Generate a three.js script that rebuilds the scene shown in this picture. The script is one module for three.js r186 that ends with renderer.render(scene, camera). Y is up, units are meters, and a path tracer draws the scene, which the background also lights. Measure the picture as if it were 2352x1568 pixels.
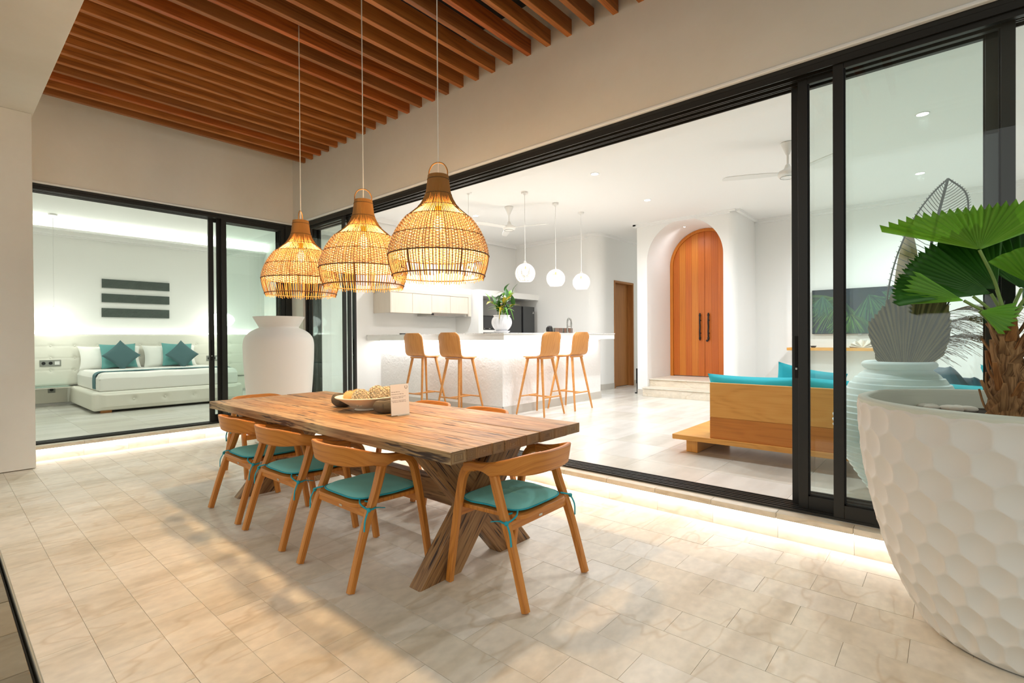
import * as THREE from 'three';
import { RoundedBoxGeometry } from 'three/addons/geometries/RoundedBoxGeometry.js';
import { mergeGeometries, toCreasedNormals } from 'three/addons/utils/BufferGeometryUtils.js';
import { RectAreaLightUniformsLib } from 'three/addons/lights/RectAreaLightUniformsLib.js';

// ---------- camera, sky, exposure ----------
const scene = new THREE.Scene();
const camera = new THREE.PerspectiveCamera(68.25, 1.5, 0.05, 60);
camera.position.set(0, 1.3, 0);
camera.quaternion.setFromRotationMatrix(new THREE.Matrix4().makeBasis(
  new THREE.Vector3(0.655413, -0.006846, 0.755239),
  new THREE.Vector3(0.009792, 0.999952, 0.000567),
  new THREE.Vector3(-0.755207, 0.007024, 0.655449)));
camera.updateMatrixWorld(true);
const renderer = new THREE.WebGLRenderer({ antialias: true });
renderer.toneMapping = THREE.LinearToneMapping;
renderer.toneMappingExposure = 1.75;
renderer.shadowMap.enabled = true;
RectAreaLightUniformsLib.init();
scene.background = new THREE.Color().setRGB(0.55, 0.56, 0.53);   // last light of dusk over the open side of the terrace
scene.environment = null;
const PEND = 2.3, DOWN = 7.2, STEP_LED = 19, BAR_LED = 55, BED_LED = 34, GLOBE = 0.45;
const WARM = 0xffd9a4, NEUTRAL = 0xf7faff, COOL = 0xedf9ee;

// ---------- helpers ----------
function rng(seed) { let a = seed >>> 0; return () => { a = (a + 0x6D2B79F5) | 0; let t = Math.imul(a ^ (a >>> 15), 1 | a); t = (t + Math.imul(t ^ (t >>> 7), 61 | t)) ^ t; return ((t ^ (t >>> 14)) >>> 0) / 4294967296; }; }
const V = (x, y, z) => new THREE.Vector3(x, y, z);
const lerp = (a, b, t) => a + (b - a) * t;
const clamp = (x, a = 0, b = 1) => Math.min(b, Math.max(a, x));
const sstep = (a, b, x) => { const t = clamp((x - a) / (b - a)); return t * t * (3 - 2 * t); };
const names = new Map();
function numbered(n) { const k = names.get(n) || 0; names.set(n, k + 1); return k ? `${n}_${String(k).padStart(3, '0')}` : n; }
function tag(o, label, category, group, kind) { o.userData.label = label; o.userData.category = category; if (group) o.userData.group = group; if (kind) o.userData.kind = kind; return o; }
function thing(name, label, category, pos = [0, 0, 0], turn = 0, group, kind) {
  const o = new THREE.Group(); o.name = numbered(name); o.position.set(...pos); o.rotation.y = turn; scene.add(o);
  return tag(o, label, category, group, kind);
}
function struct(name, label, category, pos) { return thing(name, label, category, pos, 0, null, 'structure'); }
function part(parent, name, geo, m, label) { const o = new THREE.Mesh(Array.isArray(geo) ? merge(geo) : geo, m); o.name = name; parent.add(o); if (label) o.userData.label = label; return o; }
function solo(name, geo, m, label, category, group, kind) { const o = new THREE.Mesh(Array.isArray(geo) ? merge(geo) : geo, m); o.name = numbered(name); scene.add(o); return tag(o, label, category, group, kind); }
function dup(src, pos, turn, label) { const c = src.clone(); c.name = numbered(src.userData.base || src.name.replace(/_\d+$/, '')); c.userData = { ...src.userData, label }; c.position.set(...pos); c.rotation.y = turn; scene.add(c); return c; }
function merge(list) {
  const g = list.map(x => { const y = x.index ? x.toNonIndexed() : x; for (const k of Object.keys(y.attributes)) if (!['position', 'normal', 'uv'].includes(k)) y.deleteAttribute(k); return y; });
  return g.length === 1 ? g[0] : mergeGeometries(g);
}
// uv in metres, u along the grain axis
function uvm(g, grain = 'x', ou = 0, ov = 0) {
  const p = g.attributes.position, n = g.attributes.normal, uv = new Float32Array(p.count * 2), ax = { x: 0, y: 1, z: 2 }[grain];
  for (let i = 0; i < p.count; i++) {
    const P = [p.getX(i), p.getY(i), p.getZ(i)], N = [Math.abs(n.getX(i)), Math.abs(n.getY(i)), Math.abs(n.getZ(i))];
    const k = N[0] > N[1] && N[0] > N[2] ? 0 : N[1] > N[2] ? 1 : 2; let o = [0, 1, 2].filter(q => q !== k);
    if (o[1] === ax) o = [o[1], o[0]];
    uv[2 * i] = P[o[0]] + ou; uv[2 * i + 1] = P[o[1]] + ov + k * 0.37;
  }
  g.setAttribute('uv', new THREE.BufferAttribute(uv, 2)); return g;
}
let uvr = rng(5);
function bx(w, h, d, x = 0, y = 0, z = 0, r = 0, grain = 'x') {
  const g = r > 0 ? new RoundedBoxGeometry(w, h, d, r > 0.02 ? 4 : 2, Math.min(r, w / 2.01, h / 2.01, d / 2.01)) : new THREE.BoxGeometry(w, h, d);
  uvm(g, grain, uvr() * 3, uvr() * 3); g.translate(x, y, z); return g;
}
function bb(x0, x1, y0, y1, z0, z1, r = 0, grain = 'x') { return bx(x1 - x0, y1 - y0, z1 - z0, (x0 + x1) / 2, (y0 + y1) / 2, (z0 + z1) / 2, r, grain); }
// world-aligned uv box (continuous across pieces)
function wb(x0, x1, y0, y1, z0, z1) { const g = new THREE.BoxGeometry(x1 - x0, y1 - y0, z1 - z0); g.translate((x0 + x1) / 2, (y0 + y1) / 2, (z0 + z1) / 2); return uvm(g, 'x'); }
function tube(pts, r, seg = 24, rad = 6, closed = false) { const c = new THREE.CatmullRomCurve3(pts.map(p => p.isVector3 ? p : V(...p)), closed); return new THREE.TubeGeometry(c, seg, r, rad, closed); }
function cyl(r0, r1, h, x = 0, y = 0, z = 0, seg = 20) { const g = new THREE.CylinderGeometry(r1, r0, h, seg); g.translate(x, y, z); return g; }
function lathe(pts, seg = 48) { const g = new THREE.LatheGeometry(pts.map(p => new THREE.Vector2(Math.max(p[0], 1e-4), p[1])), seg); return g; }
function smooth(pts, n) { const c = new THREE.CatmullRomCurve3(pts.map(p => V(p[0], p[1], 0)), false, 'centripetal'); return c.getPoints(n).map(p => [p.x, p.y]); }
function rod(a, b, r0, r1 = r0, seg = 10) { const A = V(...a), B = V(...b), g = new THREE.CylinderGeometry(r1, r0, A.distanceTo(B), seg); g.translate(0, A.distanceTo(B) / 2, 0); g.applyQuaternion(new THREE.Quaternion().setFromUnitVectors(V(0, 1, 0), B.clone().sub(A).normalize())); g.translate(A.x, A.y, A.z); return g; }
// loft through closed sections (arrays of Vector3), capped; u runs along, v around, both in metres
function loft(secs, crease = 0.7, ou = 0) {
  const n = secs[0].length, pos = [], uv = [], idx = []; let L = ou;
  secs.forEach((s, i) => {
    if (i) L += s[0].distanceTo(secs[i - 1][0]);
    let P = 0; for (let j = 0; j <= n; j++) { const p = s[j % n]; if (j) P += p.distanceTo(s[(j - 1) % n]); pos.push(p.x, p.y, p.z); uv.push(L, P); }
  });
  for (let i = 0; i < secs.length - 1; i++) for (let j = 0; j < n; j++) { const a = i * (n + 1) + j, b = a + 1, c = a + n + 1, d = c + 1; idx.push(a, b, c, b, d, c); }
  for (const e of [0, secs.length - 1]) {
    const base = pos.length / 3, s = secs[e], m = s.reduce((q, p) => q.add(p), V(0, 0, 0)).multiplyScalar(1 / n);
    pos.push(m.x, m.y, m.z); uv.push(L, 0);
    s.forEach(p => { pos.push(p.x, p.y, p.z); uv.push(L + p.x * 0.4 + p.z * 0.4, p.y * 3); });
    for (let j = 0; j < n; j++) { const a = base + 1 + j, b = base + 1 + (j + 1) % n; e ? idx.push(base, a, b) : idx.push(base, b, a); }
  }
  const g = new THREE.BufferGeometry(); g.setAttribute('position', new THREE.Float32BufferAttribute(pos, 3)); g.setAttribute('uv', new THREE.Float32BufferAttribute(uv, 2)); g.setIndex(idx); g.computeVertexNormals();
  return toCreasedNormals(g, crease);
}
function oct(c, a, b, w, h, k = 0.18) { // chamfered rectangle around c spanned by unit vectors a (w) and b (h)
  const q = Math.min(w, h) * k, W = w / 2, H = h / 2;
  return [[W, -H + q], [W, H - q], [W - q, H], [-W + q, H], [-W, H - q], [-W, -H + q], [-W + q, -H], [W - q, -H]].map(([u, v]) => c.clone().addScaledVector(a, u).addScaledVector(b, v));
}
function bar(path, w, h, side = V(1, 0, 0), k = 0.18) { // rectangular bar along points; w across side, h across the other; w/h may be functions of t
  const P = path.map(p => p.isVector3 ? p : V(...p)), F = (f, t) => typeof f === 'function' ? f(t) : f;
  return loft(P.map((p, i) => {
    const t = P[Math.min(i + 1, P.length - 1)].clone().sub(P[Math.max(i - 1, 0)]).normalize();
    const a = side.clone().addScaledVector(t, -side.dot(t)).normalize(), b = V(0, 0, 0).crossVectors(t, a);
    return oct(p, a, b, F(w, i / (P.length - 1)), F(h, i / (P.length - 1)), k);
  }), 0.5, uvr() * 2);
}
function curve(pts, n) { return new THREE.CatmullRomCurve3(pts.map(p => V(...p))).getPoints(n); }
function grid(nu, nv, f, closedU = false) { // f(u,v) -> [x,y,z]
  const pos = [], uv = [], idx = [];
  for (let j = 0; j <= nv; j++) for (let i = 0; i <= nu; i++) { const p = f(i / nu, j / nv); pos.push(p[0], p[1], p[2]); uv.push(p[3] ?? i / nu, p[4] ?? j / nv); }
  for (let j = 0; j < nv; j++) for (let i = 0; i < nu; i++) { const a = j * (nu + 1) + i, b = a + 1, c = a + nu + 1, d = c + 1; idx.push(a, b, c, b, d, c); }
  const g = new THREE.BufferGeometry(); g.setAttribute('position', new THREE.Float32BufferAttribute(pos, 3)); g.setAttribute('uv', new THREE.Float32BufferAttribute(uv, 2)); g.setIndex(idx); g.computeVertexNormals();
  if (closedU) { const n = g.attributes.normal; for (let j = 0; j <= nv; j++) { const a = j * (nu + 1), b = a + nu, s = V(n.getX(a) + n.getX(b), n.getY(a) + n.getY(b), n.getZ(a) + n.getZ(b)).normalize(); n.setXYZ(a, s.x, s.y, s.z); n.setXYZ(b, s.x, s.y, s.z); } }
  return g;
}
function shapeGeo(pts, depth, bevel = 0, holes = []) {
  const s = pts instanceof THREE.Shape ? pts : new THREE.Shape(pts.map(p => new THREE.Vector2(...p)));
  for (const h of holes) s.holes.push(h);
  const g = new THREE.ExtrudeGeometry(s, { depth: depth - 2 * bevel, bevelEnabled: bevel > 0, bevelSize: bevel, bevelThickness: bevel, bevelSegments: 2, curveSegments: 32, bevelOffset: -bevel });
  g.translate(0, 0, bevel); return g;
}
function roundRect(w, h, r) { const s = new THREE.Shape(), x = -w / 2, y = -h / 2; s.moveTo(x + r, y); s.lineTo(x + w - r, y); s.absarc(x + w - r, y + r, r, -Math.PI / 2, 0); s.lineTo(x + w, y + h - r); s.absarc(x + w - r, y + h - r, r, 0, Math.PI / 2); s.lineTo(x + r, y + h); s.absarc(x + r, y + h - r, r, Math.PI / 2, Math.PI); s.lineTo(x, y + r); s.absarc(x + r, y + r, r, Math.PI, Math.PI * 1.5); return s; }
function pillow(w, h, t, seed = 1, n = 22) { // stands in the xy plane, thick along z
  const R = rng(seed), ph = [R() * 6, R() * 6, R() * 6];
  const side = s => grid(n, n, (a, b) => {
    const u = a * 2 - 1, v = b * 2 - 1, e = Math.sqrt(Math.max(0, (1 - u * u))) * Math.sqrt(Math.max(0, (1 - v * v)));
    const wr = 0.03 * Math.sin(u * 7 + ph[0] + v * 3) * Math.sin(v * 6 + ph[1]) * e;
    return [u * w / 2 * (1 - 0.08 * (1 - v * v)), v * h / 2 * (1 - 0.08 * (1 - u * u)), s * (t / 2) * (Math.pow(e, 0.8) + wr), a * w, b * h];
  });
  const f = side(1), b = side(-1); b.index.array.reverse(); b.computeVertexNormals();
  return merge([f, b]);
}
function inView(x, y, z, m = 0.06) { const p = V(x, y, z).project(camera); return p.z < 1 && Math.abs(p.x) < 1 + m && Math.abs(p.y) < 1 + m; }

// ---------- procedural textures ----------
function hash(x, y, s) { let h = Math.imul(x, 374761393) ^ Math.imul(y, 668265263) ^ Math.imul(s, 1274126177); h = Math.imul(h ^ (h >>> 13), 1274126177); return ((h ^ (h >>> 16)) >>> 0) / 4294967296; }
function vn(x, y, px, py, s) { const xi = Math.floor(x), yi = Math.floor(y), fx = x - xi, fy = y - yi, u = fx * fx * (3 - 2 * fx), v = fy * fy * (3 - 2 * fy), m = (a, p) => ((a % p) + p) % p, x0 = m(xi, px), x1 = m(xi + 1, px), y0 = m(yi, py), y1 = m(yi + 1, py); return lerp(lerp(hash(x0, y0, s), hash(x1, y0, s), u), lerp(hash(x0, y1, s), hash(x1, y1, s), u), v); }
function fbm(u, v, fx, fy, o, s) { let a = 0, w = 0.5, t = 0; for (let i = 0; i < o; i++) { a += w * vn(u * fx, v * fy, fx, fy, s + i); t += w; w *= 0.5; fx *= 2; fy *= 2; } return a / t; }
function tex(w, h, f, srgb = true, rep) {
  const d = new Uint8Array(w * h * 4);
  for (let j = 0; j < h; j++) for (let i = 0; i < w; i++) { const c = f((i + 0.5) / w, (j + 0.5) / h), k = (j * w + i) * 4; if (Array.isArray(c)) { d[k] = clamp(c[0], 0, 255); d[k + 1] = clamp(c[1], 0, 255); d[k + 2] = clamp(c[2], 0, 255); } else d[k] = d[k + 1] = d[k + 2] = clamp(c) * 255; d[k + 3] = 255; }
  const t = new THREE.DataTexture(d, w, h, THREE.RGBAFormat); t.wrapS = t.wrapT = THREE.RepeatWrapping; t.magFilter = THREE.LinearFilter; t.minFilter = THREE.LinearMipmapLinearFilter; t.generateMipmaps = true; if (srgb) t.colorSpace = THREE.SRGBColorSpace; if (rep) t.repeat.set(rep[0], rep[1]); t.needsUpdate = true; return t;
}
const mix3 = (a, b, t) => [lerp(a[0], b[0], t), lerp(a[1], b[1], t), lerp(a[2], b[2], t)];
function std(o) { const m = o.transmission || o.clearcoat || o.sheen ? new THREE.MeshPhysicalMaterial(o) : new THREE.MeshStandardMaterial(o); return m; }
// wood: u along the grain
function woodTex(base, dark, light, { fy = 14, contrast = 1, seed = 1, w = 512, h = 512, size = [1.2, 0.5], figure = 0.6 } = {}) {
  return tex(w, h, (u, v) => {
    const warp = fbm(u, v, 2, 4, 3, seed) * figure, rings = 0.5 + 0.5 * Math.sin((v * fy + warp * 5) * Math.PI * 2), fine = fbm(u, v, 4, 90, 3, seed + 9), big = fbm(u, v, 2, 5, 3, seed + 20);
    const t = clamp((rings * 0.35 + fine * 0.75 + big * 0.5 - 0.5) * contrast, -0.6, 1);
    let c = t > 0.3 ? mix3(base, dark, clamp((t - 0.3) * 1.3)) : mix3(base, light, clamp((0.3 - t) * 1.1));
    return c;
  }, true, [1 / size[0], 1 / size[1]]);
}
const T = {};
T.stone = tex(1024, 1024, (u, v) => {
  const a = fbm(u, v, 4, 9, 5, 3), b = fbm(u, v, 3, 22, 4, 17), c = fbm(u, v, 60, 90, 3, 31), ve = Math.abs(fbm(u, v, 3, 10, 4, 47) - 0.5);
  let col = mix3([228, 220, 205], [214, 203, 184], clamp((a - 0.35) * 1.9));
  col = mix3(col, [194, 180, 156], clamp((b - 0.55) * 1.8)); col = mix3(col, [170, 140, 100], clamp((0.02 - ve) * 24) * 0.45);
  const k = 0.95 + c * 0.1; return [col[0] * k, col[1] * k, col[2] * k];
}, true, [1 / 2.6, 1 / 2.6]);
T.stoneBump = tex(512, 512, (u, v) => 0.5 + 0.5 * (fbm(u, v, 10, 26, 5, 8) - 0.5) + 0.2 * (fbm(u, v, 80, 80, 2, 19) - 0.5), false, [1 / 1.6, 1 / 1.6]);
T.stain = tex(256, 512, (u, v) => {
  const a = fbm(u, v, 4, 9, 5, 3), d = Math.hypot((u - 0.5) * 1.0, (v - 0.5) * 1.5) + (fbm(u, v, 6, 8, 4, 77) - 0.5) * 0.5;
  let col = mix3([222, 213, 196], [203, 188, 162], clamp((a - 0.35) * 1.9)); return mix3(col, [158, 134, 98], clamp((0.34 - d) * 3.2) * (0.5 + fbm(u, v, 20, 20, 3, 12)));
});
T.porcelain = tex(512, 512, (u, v) => { const a = fbm(u, v, 3, 16, 4, 61), b = fbm(u, v, 30, 60, 2, 5); return mix3([226, 224, 217], [207, 204, 196], clamp((a - 0.42) * 1.8 + (b - 0.5) * 0.25)); }, true, [1 / 2.2, 1 / 2.2]);
T.plaster = tex(512, 512, (u, v) => { const a = fbm(u, v, 4, 3, 4, 91), b = fbm(u, v, 10, 2, 3, 95), c = fbm(u, v, 60, 60, 2, 4); return mix3([234, 228, 216], [222, 214, 199], clamp((a - 0.4) * 1.2 + (b - 0.5) * 0.5 + (c - 0.5) * 0.15 + 0.2)); }, true, [1 / 2.8, 1 / 2.8]);
T.rough = tex(512, 512, (u, v) => 0.6 * fbm(u, v, 16, 16, 4, 131) + 0.4 * fbm(u, v, 50, 50, 3, 7), false, [1 / 1.2, 1 / 1.2]);
T.teak = woodTex([192, 120, 44], [140, 78, 20], [212, 146, 66], { fy: 9, seed: 3, size: [0.9, 0.32], figure: 0.9 });
T.slat = woodTex([182, 110, 46], [116, 64, 20], [204, 134, 62], { fy: 5, seed: 41, size: [1.6, 0.4] });
T.slat2 = woodTex([158, 96, 44], [98, 56, 20], [180, 118, 58], { fy: 6, seed: 55, size: [1.6, 0.4] });
T.sofaWood = woodTex([216, 154, 72], [146, 92, 36], [232, 178, 100], { fy: 3, seed: 71, size: [1.7, 0.8], figure: 1.3, contrast: 0.62 });
T.cedar = woodTex([204, 120, 36], [168, 86, 22], [220, 142, 54], { fy: 12, seed: 81, size: [1.8, 0.5], figure: 0.25, contrast: 0.8 });
T.merbau = woodTex([164, 108, 52], [120, 74, 32], [186, 130, 70], { fy: 8, seed: 87, size: [1.5, 0.4], figure: 0.3 });
T.pale = woodTex([226, 214, 198], [206, 190, 170], [236, 228, 216], { fy: 20, seed: 97, size: [0.8, 0.4], figure: 0.1, contrast: 0.7 });
T.stool = woodTex([216, 148, 78], [180, 110, 48], [228, 168, 100], { fy: 8, seed: 99, size: [0.8, 0.3], figure: 0.8, contrast: 0.8 });
T.table = tex(1024, 512, (u, v) => {
  const g1 = fbm(u, v, 5, 44, 4, 201), g2 = fbm(u, v, 8, 170, 3, 221), big = fbm(u, v, 3, 6, 4, 231), cr = fbm(u, v, 9, 64, 3, 251), gate = fbm(u, v, 6, 8, 3, 261);
  let c = mix3([162, 126, 82], [116, 84, 48], clamp((g1 - 0.4) * 2.6)); c = mix3(c, [196, 170, 128], clamp((big - 0.5) * 2)); c = mix3(c, [92, 56, 28], clamp((g2 - 0.56) * 2.4));
  return mix3(c, [52, 32, 18], clamp((cr - 0.59) * 9) * clamp((gate - 0.36) * 5));
}, true, [1 / 1.5, 1 / 0.75]);
T.tableBump = tex(1024, 512, (u, v) => { const g1 = fbm(u, v, 5, 44, 4, 201), cr = fbm(u, v, 9, 64, 3, 251), gate = fbm(u, v, 6, 8, 3, 261); return 0.8 - 0.3 * g1 - 0.6 * clamp((cr - 0.6) * 9) * clamp((gate - 0.42) * 5); }, false, [1 / 1.5, 1 / 0.75]);
T.weave = tex(128, 128, (u, v) => { const a = Math.sin(u * Math.PI * 32) * Math.sin(v * Math.PI * 32); return 0.5 + 0.35 * a; }, false, [12, 12]);
T.granite = tex(256, 256, (u, v) => { const a = fbm(u, v, 40, 40, 3, 301), b = fbm(u, v, 14, 14, 3, 305); return mix3([232, 230, 226], [150, 146, 140], clamp((a - 0.6) * 4) * 0.5 + clamp((b - 0.6) * 3) * 0.3); }, true, [2, 2]);
T.carve = tex(1024, 128, (u, v) => {
  const x = u * 6.5, f = x - Math.floor(x) - 0.5, y = (v - 0.5), d = Math.abs(f) * 1.0 + Math.abs(y) * 1.05, ring = 0.5 + 0.5 * Math.cos(d * 46), e = Math.min(v, 1 - v) < 0.08 || Math.min(u, 1 - u) < 0.012 ? 1 : 0;
  return clamp((d < 0.5 ? ring : 0.5 + 0.5 * Math.sin((u * 260)) * Math.sin(v * 50)) * 0.8 + e * 0.4 + (fbm(u, v, 120, 20, 2, 9) - 0.5) * 0.4);
}, false);
T.dried = woodTex([146, 124, 80], [78, 62, 38], [180, 160, 112], { fy: 30, seed: 411, size: [1, 1], figure: 0.1, contrast: 1.6 });
T.leaf = woodTex([116, 178, 38], [86, 150, 22], [160, 206, 84], { fy: 26, seed: 421, size: [1, 1], figure: 0.05, contrast: 0.9 });
T.leafDark = woodTex([44, 100, 24], [26, 70, 14], [78, 130, 44], { fy: 26, seed: 431, size: [1, 1], figure: 0.05, contrast: 0.9 });
T.fiber = woodTex([150, 112, 72], [80, 54, 30], [190, 152, 104], { fy: 6, seed: 401, size: [0.3, 0.12], contrast: 1.3 });

const M = {
  stone: [0xffffff, 0xfbf9f5, 0xfffcf8, 0xf8f5ef].map(c => std({ color: c, map: T.stone, roughness: 0.5, bumpMap: T.stoneBump, bumpScale: 0.0012 })),
  stain: std({ color: 0xf4efe6, map: T.stain, roughness: 0.55 }),
  grout: std({ color: 0xbdb19a, roughness: 0.95 }),
  coping: [0x9a9484, 0x8b8676, 0xa39b88].map(c => std({ color: c, map: T.stone, roughness: 0.6, bumpMap: T.stoneBump, bumpScale: 0.002 })),
  tile: [0xffffff, 0xf8f7f3].map(c => std({ color: c, map: T.porcelain, roughness: 0.22 })),
  tileGrout: std({ color: 0xbdb8ae, roughness: 0.9 }),
  wall: std({ color: 0xffffff, map: T.plaster, roughness: 0.92 }),
  white: std({ color: 0xf1f0ec, roughness: 0.9 }),
  ceil: std({ color: 0xf3f2ef, roughness: 0.95 }),
  roughWhite: std({ color: 0xf0ece8, roughness: 0.95, bumpMap: T.rough, bumpScale: 0.006 }),
  skirt: std({ color: 0xc9c3b9, roughness: 0.6 }),
  alu: std({ color: 0x2b2a27, roughness: 0.42, metalness: 0.35 }),
  aluLight: std({ color: 0xb9bdbd, roughness: 0.35, metalness: 0.7 }),
  gasket: std({ color: 0x0c0c0c, roughness: 0.8 }),
  glass: std({ color: 0xf7fdfb, roughness: 0, metalness: 0, transmission: 1, thickness: 0, ior: 1.5 }),
  teak: std({ color: 0xffffff, map: T.teak, roughness: 0.42 }),
  slat: std({ color: 0xffffff, map: T.slat, roughness: 0.5 }), slat2: std({ color: 0xffffff, map: T.slat2, roughness: 0.5 }), slat3: std({ color: 0xffe2c8, map: T.slat, roughness: 0.5 }),
  table: [0xffffff, 0xf0e4d6, 0xffeedd].map(c => std({ color: c, map: T.table, roughness: 0.48, bumpMap: T.tableBump, bumpScale: 0.004 })),
  sofaWood: std({ color: 0xffffff, map: T.sofaWood, roughness: 0.45 }), sofaWood2: std({ color: 0xe8cba4, map: T.sofaWood, roughness: 0.45 }),
  cedar: [0xffffff, 0xf2d8c4, 0xe3c4ac].map(c => std({ color: c, map: T.cedar, roughness: 0.4 })),
  merbau: std({ color: 0xffffff, map: T.merbau, roughness: 0.5 }),
  pale: std({ color: 0xffffff, map: T.pale, roughness: 0.5 }),
  stool: std({ color: 0xffffff, map: T.stool, roughness: 0.45 }),
  dark: std({ color: 0x1c1c1d, roughness: 0.4 }), black: std({ color: 0x0b0b0b, roughness: 0.5 }), fridge: std({ color: 0x4b4c4d, roughness: 0.35, metalness: 0.5 }),
  steel: std({ color: 0xb8b8b4, roughness: 0.25, metalness: 1 }), plastic: std({ color: 0xe9e8e4, roughness: 0.4 }),
  granite: std({ color: 0xffffff, map: T.granite, roughness: 0.2 }),
  turq: std({ color: 0x79c2b8, roughness: 0.85, bumpMap: T.weave, bumpScale: 0.0004, sheen: 0.4, sheenRoughness: 0.6, sheenColor: new THREE.Color(0x88c8c0) }), turqEdge: std({ color: 0x1f9aa8, roughness: 0.8 }),
  sofaTurq: std({ color: 0x35b8c6, roughness: 0.9, bumpMap: T.weave, bumpScale: 0.0005 }), greyCushion: std({ color: 0x5d6a72, roughness: 0.9, bumpMap: T.weave, bumpScale: 0.0005 }),
  teal: std({ color: 0x6aa5a1, roughness: 0.9, bumpMap: T.weave, bumpScale: 0.0005 }), slate: std({ color: 0x4d6b6d, roughness: 0.9, bumpMap: T.weave, bumpScale: 0.0006 }),
  linen: std({ color: 0xf0efe8, roughness: 0.9 }), leather: std({ color: 0xe6e3d6, roughness: 0.55 }), runner: std({ color: 0x587d80, roughness: 0.9 }), feltWhite: std({ color: 0xe4e2df, roughness: 0.95 }),
  rattan: std({ color: 0xa87434, roughness: 0.6 }), rattanDark: std({ color: 0x6a4a22, roughness: 0.7 }), weft: std({ color: 0xdcc6a0, roughness: 0.7, transmission: 0.4, thickness: 0 }),
  cord: std({ color: 0xe8e2d4, roughness: 0.8 }), brass: std({ color: 0xa88042, roughness: 0.35, metalness: 0.9 }),
  clay: std({ color: 0xe9e4db, roughness: 0.85 }), vase: std({ color: 0xe4eceb, roughness: 0.6 }), ceramic: std({ color: 0xe8d9c4, roughness: 0.55 }), glazed: std({ color: 0xe6e6e8, roughness: 0.25 }),
  planter: std({ color: 0xdedad2, roughness: 0.75 }), rock: std({ color: 0x5a5040, roughness: 0.85, bumpMap: T.rough, bumpScale: 0.004 }),
  seedA: std({ color: 0xd9b27a, roughness: 0.9 }), seedB: std({ color: 0xd8cbb0, roughness: 0.95 }),
  leafA: std({ color: 0xffffff, map: T.leaf, roughness: 0.5, transmission: 0.25, thickness: 0 }), leafB: std({ color: 0xffffff, map: T.leafDark, roughness: 0.45 }), leafC: std({ color: 0xf0ffe0, map: T.leaf, roughness: 0.5, transmission: 0.25, thickness: 0 }), leafY: std({ color: 0xb8a51e, roughness: 0.6 }), leafBurnt: std({ color: 0xc8a070, roughness: 0.8 }),
  stem: std({ color: 0x7e9a4e, roughness: 0.6 }), fiber: std({ color: 0xffffff, map: T.fiber, roughness: 0.95 }), fiberPale: std({ color: 0xffe6c4, map: T.fiber, roughness: 0.95 }),
  dried: std({ color: 0xffffff, map: T.dried, roughness: 0.9 }), pampas: std({ color: 0x8d7358, roughness: 1 }), wicker: std({ color: 0x5c5a54, roughness: 0.8 }), driedPale: std({ color: 0xcdb894, roughness: 1 }),
  paper: std({ color: 0xd8d6d2, roughness: 0.7 }), acrylic: std({ color: 0xf4f8f8, roughness: 0.02, transmission: 1, thickness: 0, ior: 1.45 }),
  carve: std({ color: 0x5c665f, roughness: 0.8, bumpMap: T.carve, bumpScale: 0.012 }), night: std({ color: 0x14161a, roughness: 0.3 }),
  pebble: std({ color: 0xdcd6c8, roughness: 0.8 }), soil: std({ color: 0x3a2c1e, roughness: 1 }), globe: std({ color: 0xf6efe4, roughness: 0.8 }),
};
function glow(color, k) { return new THREE.MeshStandardMaterial({ color: 0xffffff, emissive: color, emissiveIntensity: k, roughness: 0.6 }); }
M.glowWarm = glow(0xffe0a8, 7); M.glowWhite = glow(0xfff6ea, 5); M.led = glow(0xfffaf0, 4); M.feather = glow(0xfffdf6, 1.3);
function lamp(x, y, z, I, color, size = 1, parent = scene) { const l = new THREE.PointLight(color, I, 0, 2); l.position.set(x, y, z); l.shadow.radius = size; l.castShadow = true; parent.add(l); return l; }
// strip light: centre, length along axis, facing dir
function strip(x, y, z, len, width, axis, dir, I, color = NEUTRAL) {
  const l = new THREE.RectAreaLight(color, I, len, width); const zb = V(...dir).normalize().negate(), xb = V(...axis).normalize(), yb = V(0, 0, 0).crossVectors(zb, xb);
  l.quaternion.setFromRotationMatrix(new THREE.Matrix4().makeBasis(xb, yb, zb)); l.position.set(x, y, z); scene.add(l); return l;
}
// ================= SETTING =================
const FL = 0.17, CEIL = 3.52, BCEIL = 3.3, HEAD = 3.015;
function plan(ptsXZ, y0, y1) { const g = shapeGeo(ptsXZ.map(([x, z]) => [x, -z]), y1 - y0); g.rotateX(-Math.PI / 2); g.translate(0, y0, 0); return g; }
function arcPts(cx, cz, r, a0, a1, n) { const o = []; for (let i = 0; i <= n; i++) { const a = lerp(a0, a1, i / n); o.push([cx + r * Math.cos(a), cz + r * Math.sin(a)]); } return o; }

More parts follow.
